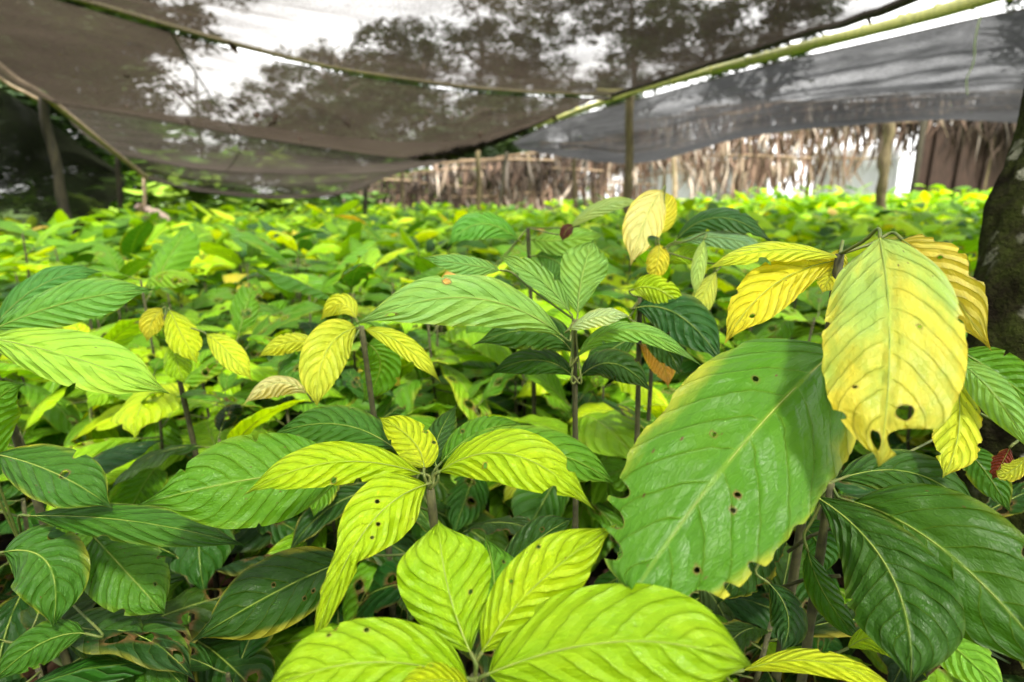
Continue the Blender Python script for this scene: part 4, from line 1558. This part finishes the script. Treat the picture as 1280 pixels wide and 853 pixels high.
# yellow and big green leaves at the right
hE = atd(1050, 318, .62)
E = Hero(hE, Vector((hE.x + .015, hE.y + .06, 0)), 'tall seedling at the right with ragged yellow leaves and one huge green leaf', stem_r=.006)
E.leaf((1050, 322), (965, 312), (882, 338), 15, (.36, .46, .02), (.62, .60, .58), k=.45, cup=.3, dmg=.8, ragged=.14, bites=[(.6, 1, .04, .4)])
E.leaf((1046, 326), (965, 358), (905, 432), 31, (.40, .39, .012), (.63, .60, .57), k=-.05, dmg=.5, ragged=.10, holes=[(.75, .4, .012)], cup=.1)
E.leaf((1050, 312), (1040, 340), (1028, 366), 16, (.42, .44, .02), (.64, .63, .62), k=.0, dmg=.6, ragged=.1, kind='wide')
E.leaf((1100, 298), (1112, 425), (1098, 584), 77, (.34, .345, .035), (.55, .46, .43), k=-.05, kind='wide', dmg=.9, cup=.18, quilt=.0052, ragged=.06,
       holes=[(.78, .30, .030), (.90, -.22, .034), (.7, -.5, .008), (.45, .4, .006)], bites=[(.88, 1, .055, .85), (.97, -1, .03, .5), (.82, -1, .02, .2), (.40, 1, .02, .08), (.40, -1, .03, .1)], hub=hE, mat=M_LEAF_FADED, wave=.12)
E.leaf((1128, 300), (1172, 345), (1240, 440), 36, orange, (.60, .57, .56), k=-.1, dmg=.6, ragged=.30, bites=[(.45, -1, .10, .85), (.65, -1, .05, .5), (.8, -1, .05, .6)], hub=hE)
E.leaf((1042, 440), (925, 560), (792, 742), 109, (.046, .145, .005), (.60, .50, .44), k=.02, kind='blunt', dmg=.75, cup=.14, quilt=.0046, ragged=.10,
       holes=[(.62, .30, .007), (.52, -.32, .006), (.66, .36, .008), (.3, -.4, .005), (.85, .5, .008)], bites=[(.80, -1, .025, .22), (.87, -1, .03, .35), (.94, -1, .03, .45), (.97, 1, .02, .4), (.9, 1, .03, .3), (.83, 1, .015, .15), (.74, 1, .02, .1)], hub=atd(1046, 420, .66), wave=.07)
E.leaf((1196, 470), (1198, 540), (1178, 598), 26, (.36, .44, .02), (.66, .64, .62), k=-.05, dmg=.9, ragged=.25, hub=atd(1052, 420, .68))
E.leaf((1195, 452), (1240, 490), (1292, 570), 21, (.13, .28, .05), (.66, .62, .60), k=.1, cup=.4, hub=atd(1052, 420, .68))
E.leaf((1200, 440), (1250, 470), (1310, 520), 30, midg, (.70, .68, .66), k=.2, hub=atd(1052, 420, .68))
E.leaf((838, 640), (815, 690), (772, 738), 40, (.10, .26, .02), (.62, .60, .58), k=.0, kind='wide', dmg=1.0, ragged=.2, hub=atd(1046, 560, .68))

E.leaf((1262, 560), (1252, 580), (1240, 600), 12, (.12, .02, .008), (.70, .70, .70), k=0, dmg=1, ragged=.4, hub=atd(1052, 420, .68), cup=.8)
E.leaf((1285, 570), (1262, 590), (1245, 588), 12, (.30, .36, .02), (.68, .68, .68), k=0, dmg=1, ragged=.3, hub=atd(1052, 420, .68))

# dark plant bottom right
hF = atd(1038, 604, .64)
Ff = Hero(hF, Vector((hF.x, hF.y + .02, 0)), 'dark green seedling at the lower right with long quilted drooping leaves', stem_r=.006)
Ff.leaf((1022, 622), (1112, 715), (1138, 858), 60, dark2, (.62, .55, .50), k=.05, kind='obov', cup=.16, quilt=.004, dmg=.25)
Ff.leaf((1068, 628), (1195, 700), (1345, 872), 78, (.024, .080, .004), (.62, .54, .48), k=.05, kind='long', cup=.16, quilt=.0042, dmg=.3)
Ff.leaf((1046, 600), (1145, 592), (1226, 652), 30, dark2, (.66, .66, .64), k=.3, cup=.25, quilt=.004)
Ff.leaf((1200, 556), (1232, 590), (1264, 643), 20, midb, (.80, .78, .76), k=.1, dmg=.5)
Ff.leaf((985, 660), (935, 700), (895, 758), 34, dark, (.70, .70, .70), k=.05, dmg=.8, ragged=.3, holes=[(.4, .3, .04), (.55, -.4, .05), (.7, .2, .03)])
Ff.leaf((962, 730), (985, 770), (976, 815), 22, (.014, .055, .006), (.66, .64, .62), k=.0, cup=.8)
Ff.leaf((1010, 690), (1035, 750), (1082, 806), 18, midb, (.66, .66, .66), k=.1, cup=.4)
Ff.leaf((1000, 655), (1022, 680), (1030, 720), 26, (.02, .08, .01), (.74, .74, .74), k=.1)
Ff.leaf((1150, 785), (1200, 815), (1262, 880), 28, (.12, .30, .02), (.64, .60, .56), k=.2)
Ff.leaf((930, 838), (1030, 828), (1135, 875), 15, (.36, .46, .01), (.55, .52, .50), k=.45, dmg=.4, hub=atd(1000, 900, .6))
Ff.leaf((1060, 810), (1110, 800), (1160, 850), 18, (.22, .38, .01), (.64, .62, .6), k=.3, hub=atd(1100, 900, .66))

# twiggy stems of the dark plant
for k, (a, b) in enumerate([((1040, 602), (930, 640)), ((1042, 660), (985, 690)), ((1050, 720), (975, 735))]):
    g = Geo()
    p, q = atd(*a, .66), atd(*b, .72)
    ft = Vector(Ff.root.location)
    g.tube([p - ft, p.lerp(q, .5) + Vector((0, 0, .006)) - ft, q - ft], .0022, 6)
    link('twig', g.mesh('twig', M_STEM), Ff.root)

# left side
hL = atd(30, 690, .86)
Lp = Hero(hL, Vector((hL.x, hL.y + .03, 0)), 'dark seedling at the lower left with broad shaded leaves')
Lp.leaf((-5, 568), (70, 592), (141, 636), 35, (.030, .105, .006), (.76, .72, .70), k=.15, dmg=.7, holes=[(.55, .1, .025)], bites=[(.5, 1, .03, .3)])
Lp.leaf((38, 645), (170, 652), (312, 684), 24, (.030, .105, .006), (.74, .70, .66), k=.25, cup=.3, dmg=.5)
Lp.leaf((118, 672), (155, 712), (206, 768), 42, (.042, .13, .006), (.80, .78, .77), k=.05, kind='wide', quilt=.004)
Lp.leaf((5, 690), (60, 705), (66, 785), 40, (.030, .105, .006), (.74, .72, .70), k=.05, kind='wide', dmg=.6, bites=[(.3, 1, .04, .5)])
Lp.leaf((106, 792), (50, 805), (-15, 858), 25, (.030, .105, .006), (.72, .70, .68), k=.2, ragged=.12)
Lp.leaf((75, 780), (130, 790), (185, 800), 32, dark2, (.80, .78, .76), k=.1)
Lp.leaf((120, 825), (180, 820), (238, 870), 38, dark2, (.78, .75, .72), k=.1, quilt=.004)
Lp.leaf((-10, 600), (-15, 520), (32, 480), 30, midg, (.80, .78, .78), k=.1)
hM = atd(-20, 425, .80)
Mp = Hero(hM, Vector((hM.x, hM.y + .04, 0)), 'seedling at the left edge with two long pale green leaves pointing right')
Mp.leaf((-18, 422), (95, 448), (214, 493), 35, (.20, .38, .03), (.80, .76, .72), k=.1, kind='long', cup=.12, quilt=.003, dmg=.3)
Mp.leaf((-8, 412), (92, 376), (194, 362), 26, (.08, .22, .03), (.82, .84, .86), k=.3, cup=.2, quilt=.003)
Mp.leaf((-5, 405), (60, 352), (130, 340), 16, (.05, .17, .03), (.95, 1.0, 1.05), k=.4)
hN = atd(206, 395, 1.15)
Np = Hero(hN, Vector((hN.x, hN.y + .04, 0)), 'yellowing seedling behind the long pale leaves at the left')
Np.leaf((212, 388), (228, 420), (247, 455), 19, limeY, (1.15, 1.12, 1.1), k=.0, ragged=.1, dmg=.5)
Np.leaf((203, 386), (190, 402), (184, 428), 13, (.33, .34, .02), (1.15, 1.13, 1.12), k=.0, dmg=.7)
Np.leaf((258, 418), (285, 440), (316, 477), 16, (.34, .44, .015), (1.12, 1.08, 1.05), k=.0, dmg=.6)
Np.leaf((215, 430), (222, 455), (230, 480), 16, lime2, (1.15, 1.13, 1.12), k=.0, ragged=.1)
hO = atd(452, 408, .98)
Op = Hero(hO, Vector((hO.x + .01, hO.y + .05, 0)), 'yellow green seedling left of the centre with hanging leaves')
Op.leaf((445, 410), (408, 440), (396, 508), 28, (.30, .36, .02), (.98, .92, .88), k=-.05, kind='wide', dmg=.3, quilt=.004)
Op.leaf((456, 412), (505, 432), (552, 480), 13, (.36, .44, .02), (.98, .95, .92), k=.1, dmg=.8)
Op.leaf((396, 430), (358, 428), (322, 448), 13, (.30, .36, .015), (1.05, 1.05, 1.05), k=.3, cup=.4)
Op.leaf((384, 492), (345, 478), (303, 508), 14, (.38, .38, .14), (.98, .96, .94), k=.35, cup=.9, ragged=.15, dmg=.5)
Op.leaf((460, 430), (475, 460), (452, 505), 26, midg, (1.05, 1.08, 1.1), k=.1)
Op.leaf((445, 398), (425, 380), (400, 402), 14, (.34, .40, .02), (1.05, 1.08, 1.1), k=.2)
